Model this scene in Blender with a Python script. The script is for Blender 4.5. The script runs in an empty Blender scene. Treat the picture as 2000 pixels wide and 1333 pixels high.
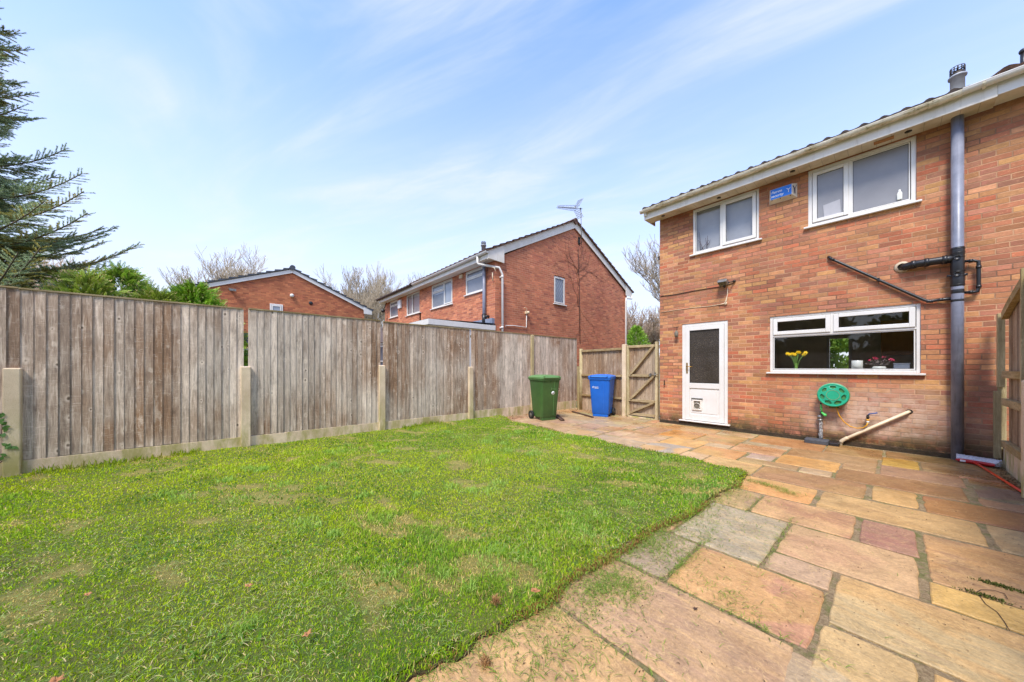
import bpy, math, random
import numpy as np
from mathutils import Vector, Matrix
random.seed(7); RS = np.random.RandomState(7)
sc = bpy.context.scene
COL = sc.collection
R_ = math.radians

# ------------------------------------------------------------------ camera geometry
nx = math.hypot(560, 644)
FW = (-644/nx, 560/nx); RT = (FW[1], -FW[0]); CH = 1.25
def P(u, v, kind, val):
    """surveyed point: where the line of sight (u,v) meets the real plane kind=val"""
    t = (u-1000)/644; s = (718-v)/644
    d = (FW[0]+t*RT[0], FW[1]+t*RT[1], s); o = (0, 0, CH)
    i = 'xyz'.index(kind); k = (val-o[i])/d[i]
    return Vector([o[j]+k*d[j] for j in range(3)])

# ------------------------------------------------------------------ tagging
def tag(o, label=None, cat=None, group=None, kind=None):
    if label: o['label'] = label
    if cat: o['category'] = cat
    if group: o['group'] = group
    if kind: o['kind'] = kind
    return o
def thing(name, label, cat, loc=(0, 0, 0), group=None, rz=0):
    o = bpy.data.objects.new(name, None); COL.objects.link(o)
    o.location = loc; o.rotation_euler = (0, 0, rz); o.empty_display_size = .1
    return tag(o, label, cat, group)
def root_loc(p):
    while p is not None and p.parent is not None: p = p.parent
    return Vector(p.location) if p is not None and p.type == 'EMPTY' else Vector((0, 0, 0))

# ------------------------------------------------------------------ materials
def lin(c):
    return tuple((x/255/12.92 if x/255 <= .04045 else ((x/255+.055)/1.055)**2.4) for x in c)
class NT:
    def __init__(s, name):
        s.m = bpy.data.materials.new(name); s.m.use_nodes = True
        s.t = s.m.node_tree; s.n = s.t.nodes; s.l = s.t.links
        s.b = s.n['Principled BSDF']; s.out = s.n['Material Output']
    def node(s, typ, **k):
        n = s.n.new(typ)
        for a, b in k.items(): setattr(n, a, b)
        return n
    def link(s, a, b): s.l.new(a, b)
    def put(s, sock, v):
        if hasattr(v, 'is_output'): s.l.new(v, sock)
        elif isinstance(v, (tuple, list)) and len(v) == 3 and sock.type == 'RGBA': sock.default_value = (*v, 1)
        else: sock.default_value = v
    def math(s, op, a, b=None, c=None, clamp=False):
        n = s.node('ShaderNodeMath', operation=op); n.use_clamp = clamp
        s.put(n.inputs[0], a)
        if b is not None: s.put(n.inputs[1], b)
        if c is not None: s.put(n.inputs[2], c)
        return n.outputs[0]
    def mix(s, f, a, b, mode='MIX'):
        n = s.node('ShaderNodeMix', data_type='RGBA', blend_type=mode)
        s.put(n.inputs[0], f); s.put(n.inputs[6], a); s.put(n.inputs[7], b)
        return n.outputs[2]
    def pos(s): return s.node('ShaderNodeNewGeometry').outputs['Position']
    def obj(s): return s.node('ShaderNodeTexCoord').outputs['Object']
    def sep(s, v):
        n = s.node('ShaderNodeSeparateXYZ'); s.link(v, n.inputs[0]); return n.outputs
    def comb(s, x, y, z):
        n = s.node('ShaderNodeCombineXYZ')
        for i, a in enumerate((x, y, z)): s.put(n.inputs[i], a)
        return n.outputs[0]
    def scale(s, v, sc_):
        n = s.node('ShaderNodeVectorMath', operation='MULTIPLY'); s.link(v, n.inputs[0]); n.inputs[1].default_value = sc_
        return n.outputs[0]
    def add(s, v, w):
        n = s.node('ShaderNodeVectorMath', operation='ADD'); s.link(v, n.inputs[0]); s.put(n.inputs[1], w); return n.outputs[0]
    def noise(s, v, scale=5, detail=4, rough=.6, dist=0):
        n = s.node('ShaderNodeTexNoise'); s.link(v, n.inputs['Vector'])
        n.inputs['Scale'].default_value = scale; n.inputs['Detail'].default_value = detail
        n.inputs['Roughness'].default_value = rough; n.inputs['Distortion'].default_value = dist
        return n.outputs[0]
    def vor(s, v, scale=5, feature='F1'):
        n = s.node('ShaderNodeTexVoronoi', feature=feature); s.link(v, n.inputs['Vector']); n.inputs['Scale'].default_value = scale
        return n.outputs['Distance']
    def wn(s, v):
        n = s.node('ShaderNodeTexWhiteNoise', noise_dimensions='3D'); s.link(v, n.inputs['Vector']); return n.outputs['Value']
    def ramp(s, f, stops, interp='LINEAR'):
        n = s.node('ShaderNodeValToRGB'); n.color_ramp.interpolation = interp; e = n.color_ramp.elements
        while len(e) < len(stops): e.new(.5)
        for i, (p, c) in enumerate(stops):
            e[i].position = p; e[i].color = (*c, 1) if isinstance(c, (tuple, list)) else (c, c, c, 1)
        s.put(n.inputs[0], f); return n.outputs[0]
    def rng(s, f, a, b, c=0, d=1):
        n = s.node('ShaderNodeMapRange'); s.put(n.inputs[0], f)
        for i, x in enumerate((a, b, c, d)): n.inputs[i+1].default_value = x
        return n.outputs[0]
    def bump(s, h, strength=.4, dist=.01):
        n = s.node('ShaderNodeBump'); n.inputs['Strength'].default_value = strength; n.inputs['Distance'].default_value = dist
        s.link(h, n.inputs['Height']); s.link(n.outputs[0], s.b.inputs['Normal'])
    def attr(s, name):
        n = s.node('ShaderNodeAttribute'); n.attribute_name = name; return n.outputs['Color']
    def base(s, c): s.put(s.b.inputs['Base Color'], c)
    def rough(s, r): s.put(s.b.inputs['Roughness'], r)

def plain(name, c1, c2=None, scale=6, rough=.5, bump=.15, bdist=.004, metallic=0, stretch=(1, 1, 1), spec=None, streak=None):
    n = NT(name); c2 = c2 or tuple(x*.8 for x in c1)
    v = n.scale(n.obj(), stretch)
    f = n.rng(n.noise(v, scale, 5, .65), .3, .7)
    c = n.mix(f, c1, c2)
    if streak:
        sv = n.scale(n.pos(), (9, 9, 1.1)); sf = n.rng(n.noise(sv, 3, 4, .6), .55, .8, 0, streak[1])
        c = n.mix(sf, c, streak[0])
    n.base(c); n.rough(n.rng(f, 0, 1, rough*.85, min(1, rough*1.15)))
    n.b.inputs['Metallic'].default_value = metallic
    if spec is not None: n.b.inputs['Specular IOR Level'].default_value = spec
    if bump: n.bump(n.noise(v, scale*6, 4, .6), bump, bdist)
    return n.m

def brick(name, axis, pal, mortar, z0=0., stains_shade=True, bright=1., bw=.2275, bh=.0715, mvis=1.):
    n = NT(name); s = n.sep(n.pos()); a = s[{'x': 0, 'y': 1}[axis]]; z = n.math('SUBTRACT', s[2], z0)
    wob = n.math('MULTIPLY', n.math('SUBTRACT', n.noise(n.pos(), 2.3, 2), .5), .006)
    zr = n.math('DIVIDE', n.math('ADD', z, wob), bh); row = n.math('FLOOR', zr)
    off = n.math('MULTIPLY', n.math('MODULO', n.math('ABSOLUTE', row), 2), .5)
    jit = n.math('MULTIPLY', n.wn(n.comb(row, 3.3, 1.1)), .14)
    cu = n.math('ADD', n.math('ADD', n.math('DIVIDE', a, bw), off), jit); colm = n.math('FLOOR', cu)
    fu = n.math('FRACT', cu); fz = n.math('FRACT', zr)
    du = n.math('MULTIPLY', n.math('MINIMUM', fu, n.math('SUBTRACT', 1, fu)), bw)
    dz = n.math('MULTIPLY', n.math('MINIMUM', fz, n.math('SUBTRACT', 1, fz)), bh)
    rag = n.math('MULTIPLY', n.math('SUBTRACT', n.noise(n.pos(), 55, 3), .5), .006)
    d = n.math('ADD', n.math('MINIMUM', du, dz), rag)
    mask = n.rng(d, .0042, .0068)
    rid = n.wn(n.comb(colm, row, 5.)); rid2 = n.wn(n.comb(row, colm, 9.))
    mean = tuple(sum(p_[i] for p_ in pal)/len(pal) for i in range(3)); pal = [tuple((p_[i]*.9+mean[i]*.1)*(1.0, .98, .94)[i] for i in range(3)) for p_ in pal]
    k = len(pal); c = n.ramp(rid, [(i/k, p) for i, p in enumerate(pal)], 'CONSTANT')
    zone = n.noise(n.scale(n.pos(), (1, 1, 1.6)), .55, 3, .55)          # batches of redder / paler bricks
    c = n.mix(n.rng(zone, .42, .62, .0, .42), c, pal[0])
    # blotches within each brick
    v2 = n.add(n.scale(n.pos(), (1, 1, 1.5)), n.comb(rid, rid2, rid))
    c = n.mix(n.rng(n.noise(v2, 16, 5, .7), .35, .72, 0, .55), c, tuple(x*.55 for x in pal[-1]))
    c = n.mix(n.rng(n.noise(v2, 34, 3, .7), .55, .8, 0, .5), c, tuple(min(1, x*1.35+.05) for x in pal[1]))
    val = n.math('MULTIPLY', n.rng(rid2, 0, 1, .80, 1.18), bright)
    c = n.mix(1., c, n.comb(val, val, val), 'MULTIPLY')
    mc = n.mix(n.rng(n.noise(n.pos(), 1.3, 3), .4, .6), mortar[0], mortar[1])
    c = n.mix(n.math('MAXIMUM', mask, 1-mvis), mc, c)
    big = n.rng(n.noise(n.scale(n.pos(), (1, 1, .5)), 1.4, 5, .6), .3, .72, 1.08, .80)
    c = n.mix(1., c, n.comb(big, big, big), 'MULTIPLY')
    if stains_shade:
        nz = n.noise(n.pos(), 3.2, 6, .72)
        wv = n.noise(n.pos(), 7., 6, .75)
        # efflorescence: pale salts low on the wall
        dx = n.math('ABSOLUTE', n.math('SUBTRACT', a, -.15))
        ex = n.rng(dx, .35, 1.15, 1, 0); ez = n.math('MULTIPLY', n.rng(z, .12, .25), n.rng(z, .6, 1.05, 1, 0))
        ef = n.math('MULTIPLY', n.math('MULTIPLY', ex, ez), n.rng(wv, .36, .58, .3, .95))
        c = n.mix(ef, c, lin((200, 172, 150)))
        lowp = n.math('MULTIPLY', n.rng(z, .05, .5, 1, 0), n.rng(nz, .40, .56))
        c = n.mix(n.math('MULTIPLY', lowp, .85), c, lin((92, 84, 40)))
        drk = n.math('MULTIPLY', n.rng(z, .04, .24, 1, 0), n.rng(wv, .36, .52))
        c = n.mix(n.math('MULTIPLY', drk, .9), c, lin((38, 30, 18)))
        top = n.math('MULTIPLY', n.rng(z, 4.25, 4.65), n.rng(nz, .35, .6, .2, .6))  # eaves shade painted into the top brick courses
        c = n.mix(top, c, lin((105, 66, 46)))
    n.base(c); n.rough(.86)
    hgt = n.math('ADD', n.math('MULTIPLY', mask, .7), n.math('MULTIPLY', n.noise(v2, 60, 4, .7), .5))
    n.bump(hgt, .75, .006)
    return n.m

def wood(name, grey, brown, dark, axis='z', knot=.8):
    """weathered feather-edge timber; 'bc' colour attribute holds per-board random numbers"""
    n = NT(name); at = n.sep(n.attr('bc')); r1, r2, r3 = at[0], at[1], at[2]
    p = n.pos(); sh = n.comb(n.math('MULTIPLY', r1, 7), n.math('MULTIPLY', r2, 9), n.math('MULTIPLY', r3, 31))
    q = n.add(p, sh)
    st = {'z': (1, 1, .06), 'x': (.06, 1, 1), 'y': (1, .06, 1)}[axis]
    g1 = n.noise(n.scale(q, st), 38, 5, .65, 1.2); g2 = n.noise(n.scale(q, tuple(x*1.6 for x in st)), 150, 3, .6, .4)
    base = n.mix(n.rng(r1, .25, .95), grey, tuple(x*.8 for x in grey))
    w = n.noise(n.scale(p, {'z': (1, 1, .7), 'x': (.9, 1, 1), 'y': (1, .9, 1)}[axis]), 1.0, 3, .55)
    base = n.mix(n.math('MULTIPLY', n.rng(w, .36, .58), n.rng(r2, 0, 1, .5, 1.)), base, brown)
    base = n.mix(n.rng(g1, .47, .75, 0, .62), base, dark)
    base = n.mix(n.rng(g1, .25, .46, .7, 0), base, tuple(min(1, x*1.3) for x in grey))
    sc2 = n.noise(n.scale(q, {'z': (1, 1, 5.), 'x': (5., 1, 1), 'y': (1, 5., 1)}[axis]), 2.2, 3, .6, .9); base = n.mix(n.rng(n.math('ABSOLUTE', n.math('SUBTRACT', sc2, .5)), 0, .008, .4, 0), base, tuple(min(1, x*1.35) for x in grey))
    base = n.mix(n.rng(g2, .5, .72, 0, .45), base, dark)
    pt = n.noise(n.scale(q, tuple(.25+.75*x for x in st)), 9, 5, .7, .5); base = n.mix(n.rng(pt, .52, .7, 0, .5), base, dark); base = n.mix(n.rng(pt, .3, .44, .45, 0), base, tuple(min(1, x*1.3) for x in grey))
    v = n.rng(r3, 0, 1, .84, 1.24); base = n.mix(1., base, n.comb(v, v, v), 'MULTIPLY')
    hgt = n.math('ADD', g1, n.math('MULTIPLY', g2, .6))
    if knot:
        ks = {'z': (9, 9, 6.5), 'x': (6.5, 9, 9), 'y': (9, 6.5, 9)}[axis]
        vn = n.node('ShaderNodeTexVoronoi'); vn.inputs['Scale'].default_value = 1
        wob = n.noise(p, 40, 2); n.link(n.add(n.scale(q, ks), n.comb(n.math('MULTIPLY', wob, .12), 0, n.math('MULTIPLY', wob, .08))), vn.inputs['Vector'])
        kd = vn.outputs['Distance']; kc = n.sep(vn.outputs['Color']); on = n.rng(kc[0], .62, .66); sz = n.rng(kc[1], 0, 1, .55, 1.25)
        kd = n.math('DIVIDE', kd, sz)
        kn = n.math('MULTIPLY', n.rng(kd, .05, .13, 1, 0), on); halo = n.math('MULTIPLY', n.math('MULTIPLY', n.rng(kd, .10, .16), n.rng(kd, .17, .34, 1, 0)), on)
        base = n.mix(n.math('MULTIPLY', halo, .32), base, tuple(min(1, x*1.5) for x in grey))
        base = n.mix(n.math('MULTIPLY', kn, knot), base, tuple(x*.5 for x in dark))
    n.base(base); n.rough(.82); n.bump(hgt, .5, .004)
    return n.m

WHITE = lin((224, 222, 216))
K = {}
PAL_O = [lin(c) for c in [(184, 116, 84), (202, 148, 100), (178, 106, 78), (190, 126, 92), (204, 154, 96), (166, 98, 76), (194, 134, 92), (182, 118, 98), (192, 100, 70), (158, 108, 88), (206, 148, 110), (176, 124, 80)]]
PAL_N = [lin(c) for c in [(200, 122, 86), (210, 134, 94), (192, 112, 80), (204, 128, 90), (184, 104, 78), (214, 140, 100), (160, 92, 72), (196, 120, 86)]]
PAL_B = [lin(c) for c in [(188, 112, 74), (200, 124, 80), (180, 102, 68), (192, 116, 76), (168, 92, 64), (150, 82, 60), (204, 130, 86)]]
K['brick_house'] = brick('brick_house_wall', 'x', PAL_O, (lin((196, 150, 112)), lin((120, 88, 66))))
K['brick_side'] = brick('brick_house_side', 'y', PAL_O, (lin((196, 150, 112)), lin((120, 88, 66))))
K['brick_nx'] = brick('brick_neighbour_front', 'x', PAL_N, (lin((204, 150, 120)), lin((170, 114, 90))), stains_shade=False)
K['brick_ny'] = brick('brick_neighbour_gable', 'y', PAL_N, (lin((204, 150, 120)), lin((170, 114, 90))), stains_shade=False)
K['brick_by'] = brick('brick_bungalow', 'y', PAL_B, (lin((180, 120, 84)), lin((150, 92, 66))), stains_shade=False)
K['white'] = plain('upvc_white', WHITE, lin((214, 210, 202)), 3, .32, 0, streak=(lin((196, 190, 172)), .35))
K['fascia'] = plain('upvc_fascia', lin((228, 222, 210)), lin((214, 206, 190)), 3, .38, 0, streak=(lin((160, 148, 118)), .4))
def soffit_mat():
    n = NT('soffit_boards'); s = n.sep(n.pos())
    f = n.math('FRACT', n.math('DIVIDE', s[0], .15)); ln = n.rng(f, .0, .05, 1, 0)
    c = n.mix(n.rng(n.noise(n.pos(), 4, 5), .4, .7), lin((214, 202, 180)), lin((184, 168, 140)))
    n.base(n.mix(n.math('MULTIPLY', ln, .7), c, lin((110, 98, 76)))); n.rough(.5); n.bump(n.math('SUBTRACT', 1, ln), .5, .004); return n.m
K['soffit'] = soffit_mat()
def gutter_mat():
    n = NT('gutter_dirty_white'); p = n.pos()
    f = n.noise(n.scale(p, (1, 1, 6)), 5, 6, .75); g = n.noise(p, 26, 4, .7)
    c = n.mix(n.rng(f, .42, .62), lin((226, 220, 202)), lin((176, 162, 122)))
    c = n.mix(n.math('MULTIPLY', n.rng(f, .5, .65), n.rng(g, .5, .6)), c, lin((104, 92, 58)))
    n.base(c); n.rough(.5); return n.m
K['gutter'] = gutter_mat()
K['grey_pipe'] = plain('grey_pvc_pipe', lin((140, 144, 158)), lin((104, 108, 122)), 3, .38, .05, streak=(lin((48, 48, 56)), .6))
K['flue_grey'] = plain('flue_grey_plastic', lin((176, 180, 184)), lin((140, 144, 150)), 6, .5, .1)
K['black'] = plain('black_plastic', lin((38, 37, 38)), lin((24, 24, 25)), 8, .38, .1)
K['rubber'] = plain('black_rubber', lin((30, 30, 30)), None, 8, .75, .1)
K['steel'] = plain('galvanised_steel', lin((150, 148, 142)), lin((110, 106, 100)), 14, .42, .2, metallic=.7)
K['tile'] = plain('roof_tile_brown', lin((108, 92, 84)), lin((72, 64, 60)), 9, .85, .5, .01)
K['tile_red'] = plain('roof_tile_russet', lin((122, 86, 66)), lin((78, 60, 50)), 9, .85, .5, .01)
K['slate'] = plain('roof_slate_grey', lin((74, 80, 88)), lin((56, 60, 68)), 5, .6, .3, .006)
K['concrete'] = None
def concrete():
    n = NT('concrete_aggregate'); p = n.pos()
    c = n.mix(n.rng(n.noise(p, 3, 5), .35, .65), lin((232, 210, 178)), lin((206, 182, 150)))
    c = n.mix(n.rng(n.vor(p, 95), .1, .2, .6, 0), c, lin((110, 94, 74)))
    c = n.mix(n.rng(n.noise(p, 120, 2), .6, .7, 0, .5), c, lin((222, 214, 192)))
    z = n.sep(p)[2]; moss = n.math('MULTIPLY', n.rng(z, .1, .9, 1, .12), n.rng(n.noise(n.scale(p, (1, 1, .35)), 4.2, 5, .7), .42, .60))
    c = n.mix(n.math('MULTIPLY', moss, .8), c, lin((150, 144, 66)))
    n.base(c); n.rough(.9); n.bump(n.noise(p, 90, 4, .7), .7, .006); return n.m
K['concrete'] = concrete()
K['wood'] = wood('fence_boards_weathered', lin((214, 198, 178)), lin((146, 112, 82)), lin((80, 62, 48)))
K['wood_gate'] = wood('fence_boards_brown', lin((184, 164, 138)), lin((142, 108, 74)), lin((88, 66, 46)))
K['rail_x'] = wood('rail_timber_x', lin((176, 156, 118)), lin((146, 120, 76)), lin((96, 78, 46)), 'x', .5)
K['rail_y'] = wood('rail_timber_y', lin((176, 156, 118)), lin((146, 124, 72)), lin((96, 80, 46)), 'y', .5)
K['post_wood'] = wood('post_timber', lin((186, 170, 132)), lin((150, 134, 86)), lin((108, 92, 58)), 'z', .4)
def glass():
    n = NT('window_glass'); g = n.node('ShaderNodeBsdfGlossy'); g.inputs['Roughness'].default_value = .01
    t = n.node('ShaderNodeBsdfTransparent'); t.inputs[0].default_value = (.95, .96, .95, 1)
    fr = n.node('ShaderNodeLayerWeight'); fr.inputs[0].default_value = .5
    w = n.node('ShaderNodeBump'); w.inputs['Strength'].default_value = .05; w.inputs['Distance'].default_value = .01
    n.link(n.noise(n.pos(), 2.2, 1), w.inputs['Height']); n.link(w.outputs[0], g.inputs['Normal'])
    mx = n.node('ShaderNodeMixShader'); n.link(n.math('ADD', n.math('MULTIPLY', n.math('POWER', fr.outputs[1], 2.2), .75), .07, clamp=True), mx.inputs[0]); n.link(t.outputs[0], mx.inputs[1]); n.link(g.outputs[0], mx.inputs[2])
    n.link(mx.outputs[0], n.out.inputs[0]); return n.m
K['glass'] = glass()
def obscure(name, c, r=.22, sc_=60, st=.5, spec=.8):
    n = NT(name); p = n.pos(); f = n.noise(p, 1.6, 4, .6)
    n.base(n.mix(n.rng(f, .35, .65), c, tuple(x*.82 for x in c))); n.rough(r); n.b.inputs['Specular IOR Level'].default_value = spec
    n.bump(n.noise(p, sc_, 3, .65), st, .006); return n.m
K['frost'] = obscure('obscured_window_glass', lin((142, 142, 145)), .3, 34, .12, .6)
K['frost_plain'] = obscure('grey_window_glass', lin((128, 131, 138)), .08, 6, .08)
K['door_glass'] = obscure('speckled_door_glass', (.035, .026, .018), .2, 48, 1., .45)
def dg():
    n = NT('hammered_glass'); p = n.pos(); f = n.noise(p, 60, 3, .7); b = n.noise(p, 3, 3, .6)
    c = n.mix(n.rng(f, .5, .72), lin((58, 52, 46)), lin((112, 100, 84))); c = n.mix(n.rng(b, .4, .65, .0, .6), c, lin((52, 44, 34)))
    n.base(c); n.rough(.18); n.b.inputs['Specular IOR Level'].default_value = .4; n.bump(f, 1., .008); return n.m
K['door_glass'] = dg()
K['lead_glass'] = obscure('leaded_window_glass', lin((150, 158, 168)), .12, 8, .1)
K['blue'] = plain('blue_bin_plastic', lin((24, 106, 205)), lin((18, 92, 184)), 2.2, .42, .12, .002)
K['green'] = plain('green_bin_plastic', lin((68, 106, 50)), lin((56, 90, 44)), 2.2, .5, .12, .002)
K['green_lid'] = plain('green_lid_plastic', lin((104, 144, 86)), lin((86, 126, 70)), 2.2, .45, .1, .002)
K['blue_lid'] = plain('blue_lid_plastic', lin((56, 120, 205)), lin((38, 100, 190)), 2.2, .4, .1, .002)
K['jade'] = plain('jade_green_plastic', lin((40, 172, 132)), lin((32, 154, 116)), 5, .4, .05)
K['jade_shade'] = plain('jade_recess_shaded', lin((40, 140, 96)), lin((88, 128, 64)), 14, .5, .1)  # jade with the recess shade put into its colour, plus olive blotches
K['jade_dark'] = plain('jade_rim_plastic', lin((138, 168, 120)), lin((110, 140, 96)), 7, .6, .1)
K['yellow'] = plain('yellow_hose_rubber', lin((226, 164, 28)), lin((206, 142, 20)), 9, .45, .05)
K['cream'] = plain('cream_waste_pipe', lin((226, 208, 176)), lin((200, 180, 146)), 4, .45, .08)
K['lime'] = plain('lime_plastic', lin((88, 200, 96)), None, 5, .4, 0)
K['red'] = plain('red_plastic', lin((196, 26, 22)), lin((170, 20, 18)), 5, .4, .05)
K['orange'] = plain('orange_painted_metal', lin((232, 72, 20)), lin((206, 58, 16)), 5, .4, .05)
K['bristle'] = plain('white_bristles', lin((232, 232, 236)), lin((190, 192, 200)), 60, .7, .6, .01)
K['brass'] = plain('brass', lin((190, 146, 58)), lin((150, 110, 40)), 20, .3, .05, metallic=.85)
K['blue_lever'] = plain('blue_lever', lin((52, 88, 150)), None, 9, .5, .1)
K['slate_cover'] = plain('grey_drain_cover', lin((78, 80, 84)), lin((58, 60, 64)), 12, .8, .4, .006)
K['foil'] = plain('silver_foil_lagging', lin((214, 214, 212)), lin((60, 56, 52)), 30, .3, .8, .02, metallic=.55)
K['lead'] = plain('lead_flashing', lin((134, 142, 156)), lin((104, 112, 128)), 6, .5, .3, .01)
K['dark'] = plain('dark_interior', lin((56, 48, 42)), lin((40, 34, 30)), 3, .8, 0)
K['room'] = plain('kitchen_wall_paint', lin((240, 230, 210)), None, 3, .8, 0)
K['oak'] = plain('cabinet_oak', lin((190, 140, 84)), lin((160, 112, 64)), 5, .5, .1, stretch=(1, 1, .1))
K['ceramic'] = plain('white_ceramic', lin((226, 228, 220)), None, 4, .3, 0)
K['petal_y'] = plain('yellow_petals', lin((246, 214, 20)), lin((236, 190, 10)), 30, .6, 0)
K['petal_p'] = plain('pink_petals', lin((214, 60, 98)), lin((180, 40, 74)), 30, .6, 0)
K['stem'] = plain('green_stems', lin((128, 168, 76)), lin((98, 142, 54)), 20, .6, 0)
K['twig'] = plain('dark_twigs', lin((92, 66, 48)), lin((70, 50, 40)), 20, .9, .2)
K['bark'] = plain('grey_brown_bark', lin((122, 108, 90)), lin((88, 78, 64)), 14, .9, .5, .01)
K['bare'] = plain('bare_twig_bark', lin((190, 174, 148)), lin((150, 134, 112)), 1.2, .9, 0)
K['bare2'] = plain('pinkish_twig_bark', lin((200, 176, 150)), lin((164, 140, 118)), 1.2, .9, 0)
K['sign_blue'] = plain('sign_blue', lin((20, 118, 214)), lin((14, 100, 198)), 6, .4, 0)
K['sticker'] = plain('white_sticker', lin((240, 240, 238)), None, 5, .5, 0)
K['navy'] = plain('navy_mark', lin((30, 36, 84)), None, 5, .5, 0)
K['alarm'] = plain('alarm_box_plastic', lin((222, 212, 196)), lin((198, 184, 164)), 6, .35, .05)
K['lens'] = plain('floodlight_glass', lin((96, 92, 62)), lin((60, 56, 40)), 20, .2, 0)
K['leaf'] = plain('dry_leaf', lin((186, 134, 84)), lin((150, 98, 58)), 40, .8, .3)
K['ivy'] = plain('ivy_leaf', lin((96, 132, 62)), lin((66, 104, 44)), 30, .5, .2)
K['iron'] = plain('dark_iron', lin((58, 52, 46)), None, 20, .6, .3, metallic=.5)
K['seed'] = plain('weathered_feeder', lin((140, 134, 118)), lin((88, 80, 66)), 40, .8, .8, .01)
K['garage'] = plain('garage_panel', lin((70, 74, 82)), None, 5, .6, 0)
K['mortar_cream'] = plain('pale_mortar', lin((206, 190, 164)), lin((180, 160, 132)), 30, .9, .5, .01)
K['curtain'] = plain('grey_blind', lin((176, 176, 180)), lin((160, 160, 166)), 2, .8, 0)
def attr_mat(name, rough=.7, trans=.0, nz=None, spec=.25):
    n = NT(name); c = n.attr('col')
    n.base(c); n.rough(rough); n.b.inputs['Specular IOR Level'].default_value = spec
    if trans:
        tr = n.node('ShaderNodeBsdfTranslucent'); n.link(n.mix(.25, c, lin((200, 220, 40))), tr.inputs[0])
        mx = n.node('ShaderNodeMixShader'); mx.inputs[0].default_value = trans
        n.link(n.b.outputs[0], mx.inputs[1]); n.link(tr.outputs[0], mx.inputs[2]); n.link(mx.outputs[0], n.out.inputs[0])
    return n.m
K['blade'] = attr_mat('grass_blade', .6, .42)
K['needle'] = attr_mat('conifer_needles', .6, .08)
K['leafy'] = attr_mat('shrub_leaf', .6, .2)
K['debris'] = attr_mat('dry_debris', .9)

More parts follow.
